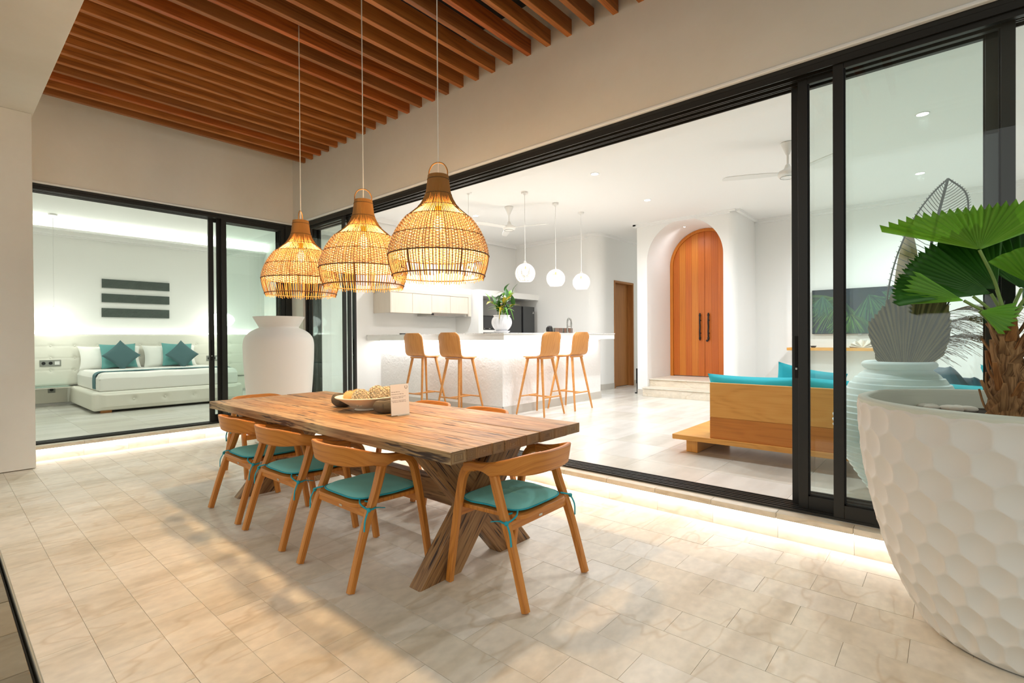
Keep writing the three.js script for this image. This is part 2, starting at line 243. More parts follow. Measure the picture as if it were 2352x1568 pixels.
// --- ground and terrace floor ---
solo('ground', bb(-14, 3.6, -0.6, -0.3, -14, 10), std({ color: 0x4a4c40, roughness: 1 }), 'dark garden ground around the raised terrace', 'ground', null, 'structure');
{
  const fl = struct('floor', 'cream limestone terrace floor of small staggered tiles', 'floor');
  part(fl, 'bedding', wb(0.262, 3.6, -0.3, -0.004, -7.5, 3), M.grout);
  const R = rng(11), W = 0.2075, L = 0.4135, rest = [], geos = {};
  const tileGeo = (w, l, x, z) => { const g = new THREE.BoxGeometry(w, 0.02, l); g.translate(0, -0.01, 0); return uvm(g, 'x', x + (R() - 0.5) * 0.12, z + (R() - 0.5) * 0.12); };
  for (let r = -1; r < 16; r++) {
    let x0 = 0.449 + r * W, x1 = x0 + W; if (r < 0) x0 = 0.268; if (x1 > 3.575) x1 = 3.575; if (x1 - x0 < 0.02) continue;
    const off = r % 2 ? 0.2 : 0;
    for (let k = -11; k < 19; k++) {
      let z1 = -3.02 + off - 0.001 + k * L, z0 = z1 - L; if (z1 < -7.43 || z0 > 2.6) continue; z0 = Math.max(z0, -7.436);
      const k2 = Math.floor(R() * 14), cx = (x0 + x1) / 2, cz = (z0 + z1) / 2, dy = (R() - 0.5) * 0.0012, mi = Math.floor(R() * 4);
      if (inView(cx, 0, cz, 0.05)) {
        const stain = false;
        const t = part(fl, 'floor_tile', tileGeo(x1 - x0 - 0.0015, z1 - z0 - 0.0015, cx, cz), stain ? M.stain : M.stone[mi]); t.position.set(cx, dy, cz);
      } else rest.push(bb(x0 + 0.001, x1 - 0.001, -0.02, dy, z0 + 0.001, z1 - 0.001));
    }
  }
  if (rest.length) part(fl, 'floor_tiles_beyond', rest, M.stone[1]).userData.kind = 'stuff';
  // stained tile
  const cp = struct('floor', 'darker weathered stone coping along the terrace edge', 'floor');
  part(cp, 'bedding', wb(-0.75, 0.25, -0.3, -0.016, -7, 3), std({ color: 0x17160f, roughness: 1 }));
  for (let k = 0; k < 14; k++) for (let c = 0; c < 2; c++) { const z1 = -2.775 + (k - 7) * 0.41 + c * 0.2, g = bb(-0.18 - c * 0.42, 0.243 - c * 0.425, -0.04, -0.008 - 0.004 * R(), z1 - 0.404, z1, 0.004); if (inView(0.2 - c * 0.4, 0, z1 - 0.2, 0.1)) part(cp, 'coping_stone', g, M.coping[Math.floor(R() * 3)]); }
}
// --- interior floors ---
function tiledFloor(label, x0, x1, z0, z1, gx, gz, s) {
  const fl = struct('floor', label, 'floor'), R = rng(21 + x1); part(fl, 'bedding', wb(x0, x1, 0, FL - 0.003, z0, z1), M.tileGrout);
  const gs = [0, 1, 2, 3, 4, 5].map(k => { const g = new THREE.BoxGeometry(s - 0.002, 0.012, s - 0.002); g.translate(0, -0.006, 0); return uvm(g, 'x', k * 0.71, k * 1.13); }), rest = [];
  for (let x = gx - Math.ceil((gx - x0) / s) * s; x < x1; x += s) for (let z = gz - Math.ceil((gz - z0) / s) * s; z < z1; z += s) {
    const a = Math.max(x, x0), b = Math.min(x + s, x1), c = Math.max(z, z0), d = Math.min(z + s, z1); if (b - a < 0.01 || d - c < 0.01) continue;
    const full = b - a > s - 0.001 && d - c > s - 0.001, m = M.tile[Math.floor(R() * 2)], g = full ? gs[Math.floor(R() * 6)] : bb(a + 0.001, b - 0.001, -0.012, 0, c + 0.001, d - 0.001);
    const vis = inView((a + b) / 2, FL, (c + d) / 2, 0.08);
    if (!vis) { const q = full ? g.clone().translate((a + b) / 2, FL, (c + d) / 2) : g.translate(0, FL, 0); rest.push(q); continue; }
    const t = part(fl, 'floor_tile', g, m); full ? t.position.set((a + b) / 2, FL, (c + d) / 2) : t.position.set(0, FL, 0);
  }
  if (rest.length) part(fl, 'floor_tiles_beyond', rest, M.tile[0]).userData.kind = 'stuff';
}
tiledFloor('pale grey porcelain tile floor of the living room and kitchen', 3.84, 11.8, -7.92, 3, 4.27, -2.14, 0.645);
tiledFloor('pale porcelain tile floor of the bedroom', -0.3, 5.02, -11.9, -7.72, 1.9, -9.2, 0.645);

// --- raised steps with recessed light strips ---
function step(label, along, a0, a1, face, sgn) { // along 'z': face is x; along 'x': face is z
  const s = struct('trim_' + (along === 'z' ? 1 : 2), label, 'step'), R = rng(face * 10), P = 0.412;
  const box = (p0, p1, y0, y1, d0, d1, r) => along === 'z' ? bb(d0, d1, y0, y1, p0, p1, r, 'z') : bb(p0, p1, y0, y1, d0, d1, r, 'x');
  let k = 0; for (let p = a0; p < a1; p += P, k++) {
    const q = Math.min(p + P, a1), D = (u, v) => sgn > 0 ? [face - v, face - u] : [face + u, face + v];
    const [n0, n1] = sgn > 0 ? [face - 0.045, face + 0.05] : [face - 0.05, face + 0.045];
    const [r0, r1] = sgn > 0 ? [face, face + 0.03] : [face - 0.03, face];
    part(s, 'nosing_stone', box(p + 0.0008, q - 0.0008, 0.132, FL, n0, n1, 0.003), M.stone[Math.floor(R() * 4)]);
    part(s, 'riser_stone', box(p + 0.0008, q - 0.0008, -0.02, 0.132, r0, r1), M.stone[Math.floor(R() * 4)]);
  }
  const f = face - sgn * 0.026, mid = (a0 + a1) / 2, len = a1 - a0 - 0.02;
  part(s, 'light_strip', box(a0 + 0.01, a1 - 0.01, 0.126, 0.132, Math.min(f - 0.006, f + 0.006), Math.max(f - 0.006, f + 0.006)), M.led, 'glowing light strip under the nosing');
  along === 'z' ? strip(f, 0.1245, mid, len, 0.012, [0, 0, 1], [0, -1, 0], STEP_LED, 0xfbf8ff) : strip(mid, 0.1245, f, len, 0.012, [1, 0, 0], [0, -1, 0], STEP_LED, 0xfbf8ff);
}
step('lit limestone step below the living room doors', 'z', -7.43, 2.2, 3.575, 1);
step('lit limestone step below the bedroom doors', 'x', 0.3, 3.57, -7.436, -1);
solo('floor_sill', [wb(3.6, 3.84, 0, FL - 0.001, -7.6, 2.2), wb(0.3, 3.84, 0, FL - 0.001, -7.72, -7.466)], M.stone[2], 'limestone sill slab under the sliding door tracks', 'sill', null, 'structure');

// --- terrace walls, pillar, beam ---
solo('wall_main', [wb(3.575, 3.83, HEAD, 4.35, -7.44, 3), wb(3.575, 3.83, 0, HEAD, 0.52, 3), wb(3.562, 3.83, 0, HEAD, -7.7, -7.135)], M.wall, 'beige plaster wall above the living room opening', 'wall', null, 'structure');
solo('wall_bedroom', [wb(-0.4, 3.83, HEAD, 4.35, -7.7, -7.44), wb(-0.4, 0.66, 0, HEAD, -7.7, -7.44)], M.wall, 'beige plaster wall above the bedroom opening', 'wall', null, 'structure');
solo('wall_pillar', bb(-0.5, 0.688, 0.006, 3.612, -7.44, -7.05, 0.006), M.wall, 'plain plastered pillar beside the bedroom doors', 'pillar', null, 'structure');
solo('ceiling_beam', bb(-0.6, 0.702, 3.612, 4.3, -7.44, 1.6, 0.004, 'z'), M.wall, 'wide plastered beam running from the pillar over the terrace', 'beam', null, 'structure');
solo('trim_3', [bb(3.563, 3.6, HEAD - 0.004, HEAD + 0.02, -7.44, 0.6, 0.008, 'z')], M.white, 'rounded plaster bead above the living room door track', 'bead', null, 'structure');
solo('trim_4', [bb(0.6, 3.575, HEAD - 0.004, HEAD + 0.018, -7.47, -7.43, 0.008)], M.white, 'rounded plaster bead above the bedroom door track', 'bead', null, 'structure');

// --- slatted ceiling ---
{
  const c = struct('ceiling', 'ceiling of dark red brown timber slats under a dark roof', 'ceiling');
  part(c, 'roof_sheet', wb(-0.6, 3.83, 4.32, 4.38, -7.7, 1.6), M.night);
  const R = rng(77);
  for (let i = 0; i < 31; i++) { const z = -7.04 + 0.2205 * i; part(c, 'slat', bb(0.66, 3.6, 3.858, 3.99, z - 0.048, z, 0.002, 'x'), [M.slat, M.slat2, M.slat3, M.slat][Math.floor(R() * 4)]); }
}
// --- sliding doors ---
// a sliding leaf in the plane: axis 'z' or 'x', depth coordinate d
function leaf(parent, axis, a0, a1, d, y0, y1, lock) {
  const s = 0.056, t = 0.034, B = (p0, p1, q0, q1, e0 = -t / 2, e1 = t / 2, r = 0.003) => axis === 'z' ? bb(d + e0, d + e1, q0, q1, p0, p1, r) : bb(p0, p1, q0, q1, d + e0, d + e1, r);
  part(parent, 'stile', B(a0, a0 + s, y0, y1), M.alu); part(parent, 'stile', B(a1 - s, a1, y0, y1), M.alu);
  part(parent, 'top_rail', B(a0 + s, a1 - s, y1 - 0.05, y1), M.alu); part(parent, 'bottom_rail', B(a0 + s, a1 - s, y0, y0 + 0.085), M.alu);
  part(parent, 'gasket', [B(a0 + s, a0 + s + 0.008, y0 + 0.085, y1 - 0.05, -0.01, 0.01, 0), B(a1 - s - 0.008, a1 - s, y0 + 0.085, y1 - 0.05, -0.01, 0.01, 0), B(a0 + s, a1 - s, y0 + 0.085, y0 + 0.095, -0.01, 0.01, 0)], M.gasket);
  const g = axis === 'z' ? new THREE.PlaneGeometry(a1 - a0 - 2 * s, y1 - y0 - 0.135).rotateY(Math.PI / 2).translate(d, (y0 + y1) / 2 + 0.0175, (a0 + a1) / 2) : new THREE.PlaneGeometry(a1 - a0 - 2 * s, y1 - y0 - 0.135).translate((a0 + a1) / 2, (y0 + y1) / 2 + 0.0175, d);
  part(parent, 'glass_pane', g, M.glass);
  if (lock) { const p = lock > 0 ? a0 + s / 2 : a1 - s / 2, e = axis === 'z' ? -t / 2 : t / 2; part(parent, 'lock', [B(p - 0.011, p + 0.011, 1.02, 1.3, Math.min(e * 1.0, e * 1.12), Math.max(e * 1.0, e * 1.12), 0.001), B(p - 0.006, p + 0.006, 1.14, 1.26, Math.min(e, e * 1.3), Math.max(e, e * 1.3), 0)], M.gasket); part(parent, 'keyhole', B(p - 0.006, p + 0.006, 1.075, 1.09, Math.min(e * 1.1, e * 1.45), Math.max(e * 1.1, e * 1.45), 0.002), M.steel); }
}
{
  const d = struct('door_1', 'wide dark aluminium sliding glass doors between terrace and living room', 'sliding door');
  part(d, 'head_track', [wb(3.6, 3.83, 2.985, HEAD, -7.13, 0.52), ...[3.602, 3.66, 3.683, 3.74, 3.763, 3.818].map(x => wb(x, x + 0.01, 2.945, 2.99, -7.13, 0.52))], M.alu);
  part(d, 'sill_plate', wb(3.615, 3.83, FL - 0.002, FL + 0.003, -7.13, 0.52), M.aluLight);
  for (const x of [3.616, 3.655, 3.69, 3.73, 3.765, 3.805]) part(d, 'track_rail', wb(x, x + 0.014, FL, FL + 0.018, -7.13, 0.52), M.alu);
  part(d, 'jamb', wb(3.6, 3.83, FL, HEAD, -7.137, -7.1), M.alu); part(d, 'jamb', wb(3.6, 3.83, FL, HEAD, 0.5, 0.52), M.alu);
  leaf(d, 'z', -7.1, -6.11, 3.64, FL + 0.012, 2.965, 0); leaf(d, 'z', -7.1, -6.11, 3.715, FL + 0.012, 2.965, 0); leaf(d, 'z', -7.1, -6.11, 3.79, FL + 0.012, 2.965, -1);
  leaf(d, 'z', -0.795, 0.205, 3.79, FL + 0.012, 2.965, 1); leaf(d, 'z', -0.742, 0.262, 3.715, FL + 0.012, 2.965, 0); leaf(d, 'z', -0.537, 0.47, 3.64, FL + 0.012, 2.965, 0);
}
{
  const d = struct('door_2', 'dark aluminium sliding glass doors between terrace and bedroom', 'sliding door');
  part(d, 'head_track', [wb(0.5, 3.562, 2.985, HEAD, -7.7, -7.46), ...[-7.48, -7.52, -7.545, -7.6, -7.625, -7.67].map(z => wb(0.5, 3.562, 2.95, 2.99, z - 0.01, z))], M.alu);
  part(d, 'sill_plate', wb(0.5, 3.562, FL - 0.002, FL + 0.003, -7.69, -7.5), M.alu);
  for (const z of [-7.505, -7.56, -7.6, -7.64, -7.68]) part(d, 'track_rail', wb(0.5, 3.562, FL, FL + 0.016, z - 0.012, z), M.alu);
  part(d, 'jamb', wb(3.47, 3.562, FL, HEAD, -7.7, -7.47), M.alu);
  leaf(d, 'x', 2.484, 3.466, -7.64, FL + 0.012, 2.965, 1); leaf(d, 'x', 2.566, 3.47, -7.575, FL + 0.012, 2.965, 0); leaf(d, 'x', 2.602, 3.47, -7.505, FL + 0.012, 2.965, 0);
}
// --- living room and kitchen shell ---
solo('wall_kitchen', wb(3.83, 9.6, 0, 3.7, -8.1, -7.92), M.white, 'white back wall of the kitchen', 'wall', null, 'structure');
solo('wall_corner', [plan([[9.28, -8.1], [9.28, -5.9], ...arcPts(9.58, -5.9, 0.3, Math.PI, Math.PI / 2, 12), [9.9, -5.6], [9.9, -8.1]], 0, 3.7), wb(9.9, 10.8, 2.56, 3.7, -5.75, -5.6), wb(10.8, 11.8, 0, 3.7, -5.75, -5.6), wb(9.9, 11.8, 0, 3.7, -6.0, -5.8)], M.white, 'white wall with a rounded corner beside the passage door', 'wall', null, 'structure');
solo('wall_passage', wb(11.8, 11.9, 0, 3.7, -6, -4.6), M.white, 'white end wall of the passage', 'wall', null, 'structure');
function archShape(cz, r, spring, y0) { const p = new THREE.Path(); p.moveTo(cz - r, y0); p.lineTo(cz - r, spring); p.absarc(cz, spring, r, Math.PI, 0, true); p.lineTo(cz + r, y0); p.closePath(); return p; }
const toX = (g, x) => { g.rotateY(-Math.PI / 2); g.translate(x, 0, 0); return g; };   // shape x -> world z, depth -> -x
solo('wall_arch', [uvm(toX(shapeGeo([[-4.68, 0], [-2.95, 0], [-2.95, 3.7], [-4.68, 3.7]], 1.1, 0, [archShape(-3.745, 0.725, 2.77, 0.1)]), 10.3), 'z'), plan([[9.2, -2.95], ...arcPts(9.35, -2.95, 0.15, Math.PI, Math.PI / 2, 10), [10.42, -2.8], [10.42, -2.95]], 0, 3.7), wb(10.36, 10.42, 0, 3.7, -4.68, -2.8)], M.white, 'white wall with a deep arched recess around the front door', 'wall', null, 'structure');
solo('wall_television', wb(10.35, 10.5, 0, 3.7, -2.95, 3.1), M.white, 'plain white wall behind the television', 'wall', null, 'structure');
solo('wall_end', wb(3.575, 10.5, 0, 3.7, 3, 3.15), M.white, 'white end wall of the living room', 'wall', null, 'structure');
{
  const c = struct('ceiling', 'white plaster ceiling of the living room with a lowered band', 'ceiling');
  part(c, 'ceiling_panel', wb(3.83, 11.9, CEIL, 3.72, -8.1, 3.15), M.ceil); part(c, 'lowered_band', wb(3.83, 5.2, 3.44, CEIL + 0.01, -7.92, 3), M.ceil); part(c, 'inner_lintel', wb(3.8, 3.83, HEAD, CEIL, -7.92, 3), M.ceil);
}
{
  const c = struct('trim_5', 'stepped white cornice along the living room ceiling', 'cornice');
  const run = (x0, x1, z0, z1) => part(c, 'cornice', [wb(x0, x1, CEIL - 0.045, CEIL, z0, z1), wb(x0 - (x1 - x0 < 0.2 ? 0 : 0), x1, CEIL - 0.085, CEIL - 0.045, z0 + (z1 - z0 < 0.2 ? 0.02 : 0), z1)], M.ceil);
  run(5.2, 9.28, -7.92, -7.86); part(c, 'cornice', [wb(9.22, 9.28, CEIL - 0.045, CEIL, -7.92, -5.9), wb(9.245, 9.28, CEIL - 0.08, CEIL, -7.92, -5.9)], M.ceil);
  part(c, 'cornice', plan([...arcPts(9.58, -5.9, 0.36, Math.PI, Math.PI / 2, 12), [11.8, -5.54], [11.8, -5.6], ...arcPts(9.58, -5.9, 0.3, Math.PI / 2, Math.PI, 12)], CEIL - 0.05, CEIL), M.ceil);
  part(c, 'cornice', [wb(9.14, 9.2, CEIL - 0.03, CEIL, -4.74, -2.8), wb(9.165, 9.2, CEIL - 0.055, CEIL, -4.7, -2.9), wb(9.14, 11, CEIL - 0.045, CEIL, -4.74, -4.68)], M.ceil);
  part(c, 'cornice', [wb(9.2, 10.35, CEIL - 0.045, CEIL, -2.8, -2.74), wb(10.29, 10.35, CEIL - 0.045, CEIL, -2.8, 3), wb(10.32, 10.35, CEIL - 0.085, CEIL, -2.8, 3)], M.ceil);
}
solo('baseboard_corner', [plan([...arcPts(9.58, -5.9, 0.312, Math.PI, Math.PI / 2, 12), [9.89, -5.588], [9.89, -5.6], ...arcPts(9.58, -5.9, 0.3, Math.PI / 2, Math.PI, 12)], FL, FL + 0.12), wb(9.268, 9.28, FL, FL + 0.12, -7.9, -5.9), wb(10.81, 11.8, FL, FL + 0.12, -5.6, -5.588)], M.skirt, 'grey skirting along the rounded kitchen wall', 'skirting', null, 'structure');
solo('baseboard_arch', wb(9.19, 9.2, FL, FL + 0.1, -4.68, -4.47), M.skirt, 'grey skirting at the foot of the arched wall', 'skirting', null, 'structure');
{
  const s = struct('trim_6', 'two pale stone steps up to the arched front door', 'step');
  part(s, 'step_stone', [bb(8.93, 9.27, FL, 0.315, -4.44, -3.02, 0.004, 'z')], M.stone[2]); part(s, 'step_slab', bb(8.91, 9.3, 0.315, 0.335, -4.45, -3.01, 0.006, 'z'), M.stone[0]);
  part(s, 'step_stone', [bb(9.28, 10.36, FL, 0.46, -4.47, -3.02, 0.004, 'z')], M.stone[2]); part(s, 'step_slab', bb(9.26, 10.36, 0.46, 0.48, -4.469, -3.021, 0.006, 'z'), M.stone[0]);
}
// --- arched front door ---
{
  const d = struct('door_3', 'tall arched double door of orange cedar boards', 'door'), cz = -3.745, R0 = 0.722, sp = 2.77;
  const fr = new THREE.Shape(); fr.moveTo(cz - R0, 0.482); fr.lineTo(cz - R0, sp); fr.absarc(cz, sp, R0, Math.PI, 0, true); fr.lineTo(cz + R0, 0.482); fr.lineTo(cz + R0 - 0.06, 0.482); fr.lineTo(cz + R0 - 0.06, sp); fr.absarc(cz, sp, R0 - 0.06, 0, Math.PI, false); fr.lineTo(cz - R0 + 0.06, 0.482); fr.closePath();
  part(d, 'door_frame', uvm(toX(shapeGeo(fr, 0.09, 0.003), 10.36), 'y'), M.cedar[0]);
  const r = R0 - 0.063, top = z => sp + Math.sqrt(Math.max(0, r * r - (z - cz) * (z - cz)));
  for (const s of [-1, 1]) {
    const lf = new THREE.Group(); lf.name = 'door_leaf'; d.add(lf); const n = 5, w = (r - 0.004) / n;
    for (let i = 0; i < n; i++) {
      const a = cz + s * (0.004 + i * w), b = a + s * (w - 0.0012), z0 = Math.min(a, b), z1 = Math.max(a, b), pts = [[z0, 0.495], [z1, 0.495]]; for (let k = 8; k >= 0; k--) { const z = lerp(z0, z1, k / 8); pts.push([z, top(z)]); }
      part(lf, 'plank', uvm(toX(shapeGeo(pts, 0.04, 0.0012), s < 0 ? 10.335 : 10.33), 'y', i * 0.3 + s, i * 0.17), M.cedar[s < 0 ? (i + 1) % 2 : 1 + i % 2]);
    }
    const hz = cz + s * 0.085, hx = 10.25; const h = part(lf, 'handle', [tube([[hx, 1.28, hz], [hx - 0.012, 1.4, hz], [hx, 1.5, hz], [hx - 0.012, 1.6, hz], [hx, 1.72, hz]], 0.016, 20, 8), new THREE.SphereGeometry(0.024, 10, 8).translate(hx, 1.27, hz), new THREE.SphereGeometry(0.024, 10, 8).translate(hx, 1.735, hz), rod([hx, 1.37, hz], [hx + 0.05, 1.37, hz], 0.013), rod([hx, 1.63, hz], [hx + 0.05, 1.63, hz], 0.013), new THREE.SphereGeometry(0.017, 8, 6).translate(hx, 1.24, hz), new THREE.SphereGeometry(0.017, 8, 6).translate(hx, 1.765, hz)], M.black, 'black turned iron pull handle');
    if (s > 0) part(lf, 'lock', [rod([10.3, 1.22, cz + 0.05], [10.26, 1.22, cz + 0.05], 0.024, 0.02)], M.dark);
  }
}
// --- plain passage door ---
{
  const d = struct('door_4', 'plain brown timber passage door in a timber frame', 'door');
  part(d, 'door_frame', [bb(9.9, 9.945, FL, 2.56, -5.76, -5.585, 0.003, 'y'), bb(10.755, 10.8, FL, 2.56, -5.76, -5.585, 0.003, 'y'), bb(9.945, 10.755, 2.515, 2.56, -5.76, -5.585, 0.003, 'x')], M.merbau);
  part(d, 'door_leaf', bb(9.95, 10.75, FL + 0.01, 2.512, -5.76, -5.72, 0.003, 'y'), M.merbau); part(d, 'knob', rod([10.02, 1.12, -5.72], [10.02, 1.12, -5.66], 0.02, 0.026), M.steel);
}
// --- bedroom shell ---
solo('wall_headboard', wb(-0.3, 5.2, 0, 3.5, -12.05, -11.9), M.white, 'white bedroom wall behind the headboard', 'wall', null, 'structure');
solo('wall_bedroom_side', [wb(5.02, 5.2, 0, 3.5, -12, -8.1), wb(-0.45, -0.3, 0, 3.5, -12, -7.6)], M.white, 'white side walls of the bedroom', 'wall', null, 'structure');
solo('wall_bedroom_front', [wb(3.83, 5.2, 0, 3.5, -8.12, -7.98), wb(-0.3, 5.02, HEAD, 3.5, -7.75, -7.7)], M.white, 'white inner face of the bedroom front wall', 'wall', null, 'structure');
{
  const c = struct('ceiling', 'white bedroom ceiling washed by hidden cove light', 'ceiling');
  part(c, 'ceiling_panel', wb(-0.45, 5.2, BCEIL + 0.16, 3.6, -12.05, -7.7), M.ceil);
  part(c, 'cove_ledge', [wb(-0.3, 5.02, BCEIL - 0.05, BCEIL - 0.02, -11.9, -11.74), wb(-0.3, 5.02, BCEIL - 0.12, BCEIL - 0.05, -11.9, -11.82), wb(-0.3, 5.02, BCEIL - 0.15, BCEIL - 0.12, -11.9, -11.87)], M.ceil);
  part(c, 'light_strip', wb(-0.2, 4.95, BCEIL - 0.02, BCEIL - 0.012, -11.86, -11.845), M.led);
  strip(2.4, BCEIL - 0.01, -11.85, 5.1, 0.015, [1, 0, 0], [0, 1, 0.5], BED_LED, COOL);
}
// ================= LIGHT FITTINGS =================
// --- recessed downlights ---
[[5.92, CEIL, -3.63, 'recessed ceiling downlight nearest the sliding doors'], [7.62, CEIL, -3.69, 'recessed ceiling downlight in front of the arched door'], [6.48, CEIL, -6.48, 'recessed ceiling downlight behind the bar fan'], [6.54, CEIL, -0.2, 'recessed ceiling downlight above the sofa'], [8.9, CEIL, -0.3, 'recessed ceiling downlight near the television'], [4.5, 3.44, -1.05, 'recessed downlight in the lowered ceiling band above the ribbed vase'], [4.5, 3.44, -3.9, 'recessed downlight in the lowered ceiling band before the bar'], [9.75, 3.47, -3.95, 'recessed downlight under the door arch']].forEach(([x, y, z, label], i) => {
  const arch = i === 7, t = thing('ceiling_downlight', label, 'downlight', [x, y, z], 0, 'recessed downlights');
  part(t, 'rim', new THREE.TorusGeometry(arch ? 0.03 : 0.052, 0.007, 8, 28).rotateX(Math.PI / 2), M.plastic); part(t, 'light_disc', cyl(arch ? 0.028 : 0.05, arch ? 0.028 : 0.05, 0.006, 0, -0.003, 0, 24), M.glowWhite);
  const l = new THREE.SpotLight(NEUTRAL, (arch ? 0.12 : i > 4 ? 0.55 : i > 2 ? 1.3 : 1) * DOWN, 0, Math.PI / 2.15, 0.6, 2); l.position.set(0, -0.03, 0); l.target.position.set(0, -2, 0); l.shadow.radius = 2; l.castShadow = true; t.add(l); t.add(l.target);
});
// --- rattan pendants over the table ---
{
  const prof = [[0.0606, 0.616], [0.067, 0.562], [0.078, 0.498], [0.121, 0.421], [0.2, 0.351], [0.256, 0.274], [0.292, 0.191], [0.305, 0.121], [0.297, 0.06], [0.279, 0], [0.271, -0.022]];
  const cv = new THREE.CatmullRomCurve3(prof.map(p => V(p[0], p[1], 0)), false, 'centripetal'), pts = cv.getPoints(200);
  const rAt = y => { for (let i = 1; i < pts.length; i++) if (pts[i].y <= y) { const a = pts[i - 1], b = pts[i], t = (a.y - y) / (a.y - b.y || 1); return lerp(a.x, b.x, t); } return pts[200].x; };
  const t = thing('rattan_pendant_lamp', 'x', 'pendant lamp', [2.05, 1.683, -2.37], 0, 'rattan pendants in a row above the dining table');
  const N = 100, R = rng(4), stakes = [];
  for (let i = 0; i < N; i++) {
    const a = i / N * Math.PI * 2 + (R() - 0.5) * 0.012, end = -0.012 - R() * 0.016, secs = [], w = 0.0023 + R() * 0.0008, tw = (R() - 0.5) * 0.02;
    for (let k = 0; k <= 22; k++) { const y = lerp(0.616, end, k / 22), r = rAt(y), an = a + tw * k / 22, c = V(Math.cos(an) * r, y, Math.sin(an) * r), ra = V(Math.cos(an), 0, Math.sin(an)), ta = V(-Math.sin(an), 0, Math.cos(an)); secs.push([c.clone().addScaledVector(ra, w), c.clone().addScaledVector(ta, w), c.clone().addScaledVector(ra, -w), c.clone().addScaledVector(ta, -w)]); }
    stakes.push(loft(secs, 1.2));
  }
  part(t, 'stakes', stakes, M.rattan).userData.kind = 'stuff';
  const weft = [], C = 66;
  for (let k = 0; k < 27; k++) {
    const y = lerp(0.346, 0.124, k / 26), r = rAt(y), n = C * 4, secs = [];
    const pos = [], idx = [], uv = [];
    for (let i = 0; i <= n; i++) { const a = i / n * Math.PI * 2, o = 0.0048 * Math.cos(a * C / 2 + (k % 2) * Math.PI), rr = r + o, yo = 0.0009 * Math.sin(a * C + k); for (const [dr, dy] of [[0.0014, 0], [0, 0.0034], [-0.0014, 0], [0, -0.0034]]) { pos.push(Math.cos(a) * (rr + dr), y + dy + yo, Math.sin(a) * (rr + dr)); uv.push(i / n, 0); } }
    for (let i = 0; i < n; i++) for (let j = 0; j < 4; j++) { const a = i * 4 + j, b = i * 4 + (j + 1) % 4, c = a + 4, d = b + 4; idx.push(a, b, c, b, d, c); }
    const g = new THREE.BufferGeometry(); g.setAttribute('position', new THREE.Float32BufferAttribute(pos, 3)); g.setAttribute('uv', new THREE.Float32BufferAttribute(uv, 2)); g.setIndex(idx); g.computeVertexNormals(); weft.push(g);
  }
  part(t, 'woven_band', weft, M.weft, 'pale woven rattan band').userData.kind = 'stuff';
  for (const y of [0.59, 0.498, 0.421, 0.351, 0.236, 0.121, 0.0]) part(t, 'binding_hoop', new THREE.TorusGeometry(rAt(y) + 0.003, y === 0.121 || y === 0 ? 0.0042 : 0.0024, 6, 72).rotateX(Math.PI / 2).translate(0, y, 0), M.rattanDark);
  for (let i = 0; i < 6; i++) { const a = i / 6 * Math.PI * 2 + 0.3, c = []; for (let k = 0; k <= 8; k++) { const y = lerp(0.13, 0, k / 8), r = rAt(y) - 0.004; c.push([Math.cos(a) * r, y, Math.sin(a) * r]); } part(t, 'stiffener', tube(c, 0.0042, 10, 6), M.rattanDark); }
  part(t, 'carrying_loop', tube([[0, 0.6, -0.058], [0, 0.645, -0.058], [0, 0.685, -0.035], [0, 0.697, 0], [0, 0.685, 0.035], [0, 0.645, 0.058], [0, 0.6, 0.058]], 0.0042, 28, 6), M.rattan);
  part(t, 'cord', rod([0, 0.37, 0], [0, 2.3, 0], 0.0035, 0.0035, 8), M.cord);
  part(t, 'bulb_holder', [cyl(0.02, 0.02, 0.055, 0, 0.4, 0), cyl(0.03, 0.024, 0.012, 0, 0.373, 0)], M.brass);
  part(t, 'bulb', lathe(smooth([[0.012, 0.372], [0.016, 0.36], [0.03, 0.325], [0.03, 0.3], [0.014, 0.275], [0.001, 0.27]], 18), 20), M.glowWarm);
  lamp(0, 0.315, 0, PEND, WARM, 2.2, t);
  t.rotation.y = 0.55; tag(t, 'rattan pendant lamp nearest the camera, hanging over the table end', 'pendant lamp', 'rattan pendants in a row above the dining table');
  dup(t, [2.05, 1.683, -3.19], 1.1, 'middle one of the three rattan pendant lamps above the dining table'); dup(t, [2.05, 1.683, -4.13], 2.4, 'rattan pendant lamp farthest from the camera, beside the wall corner');
}
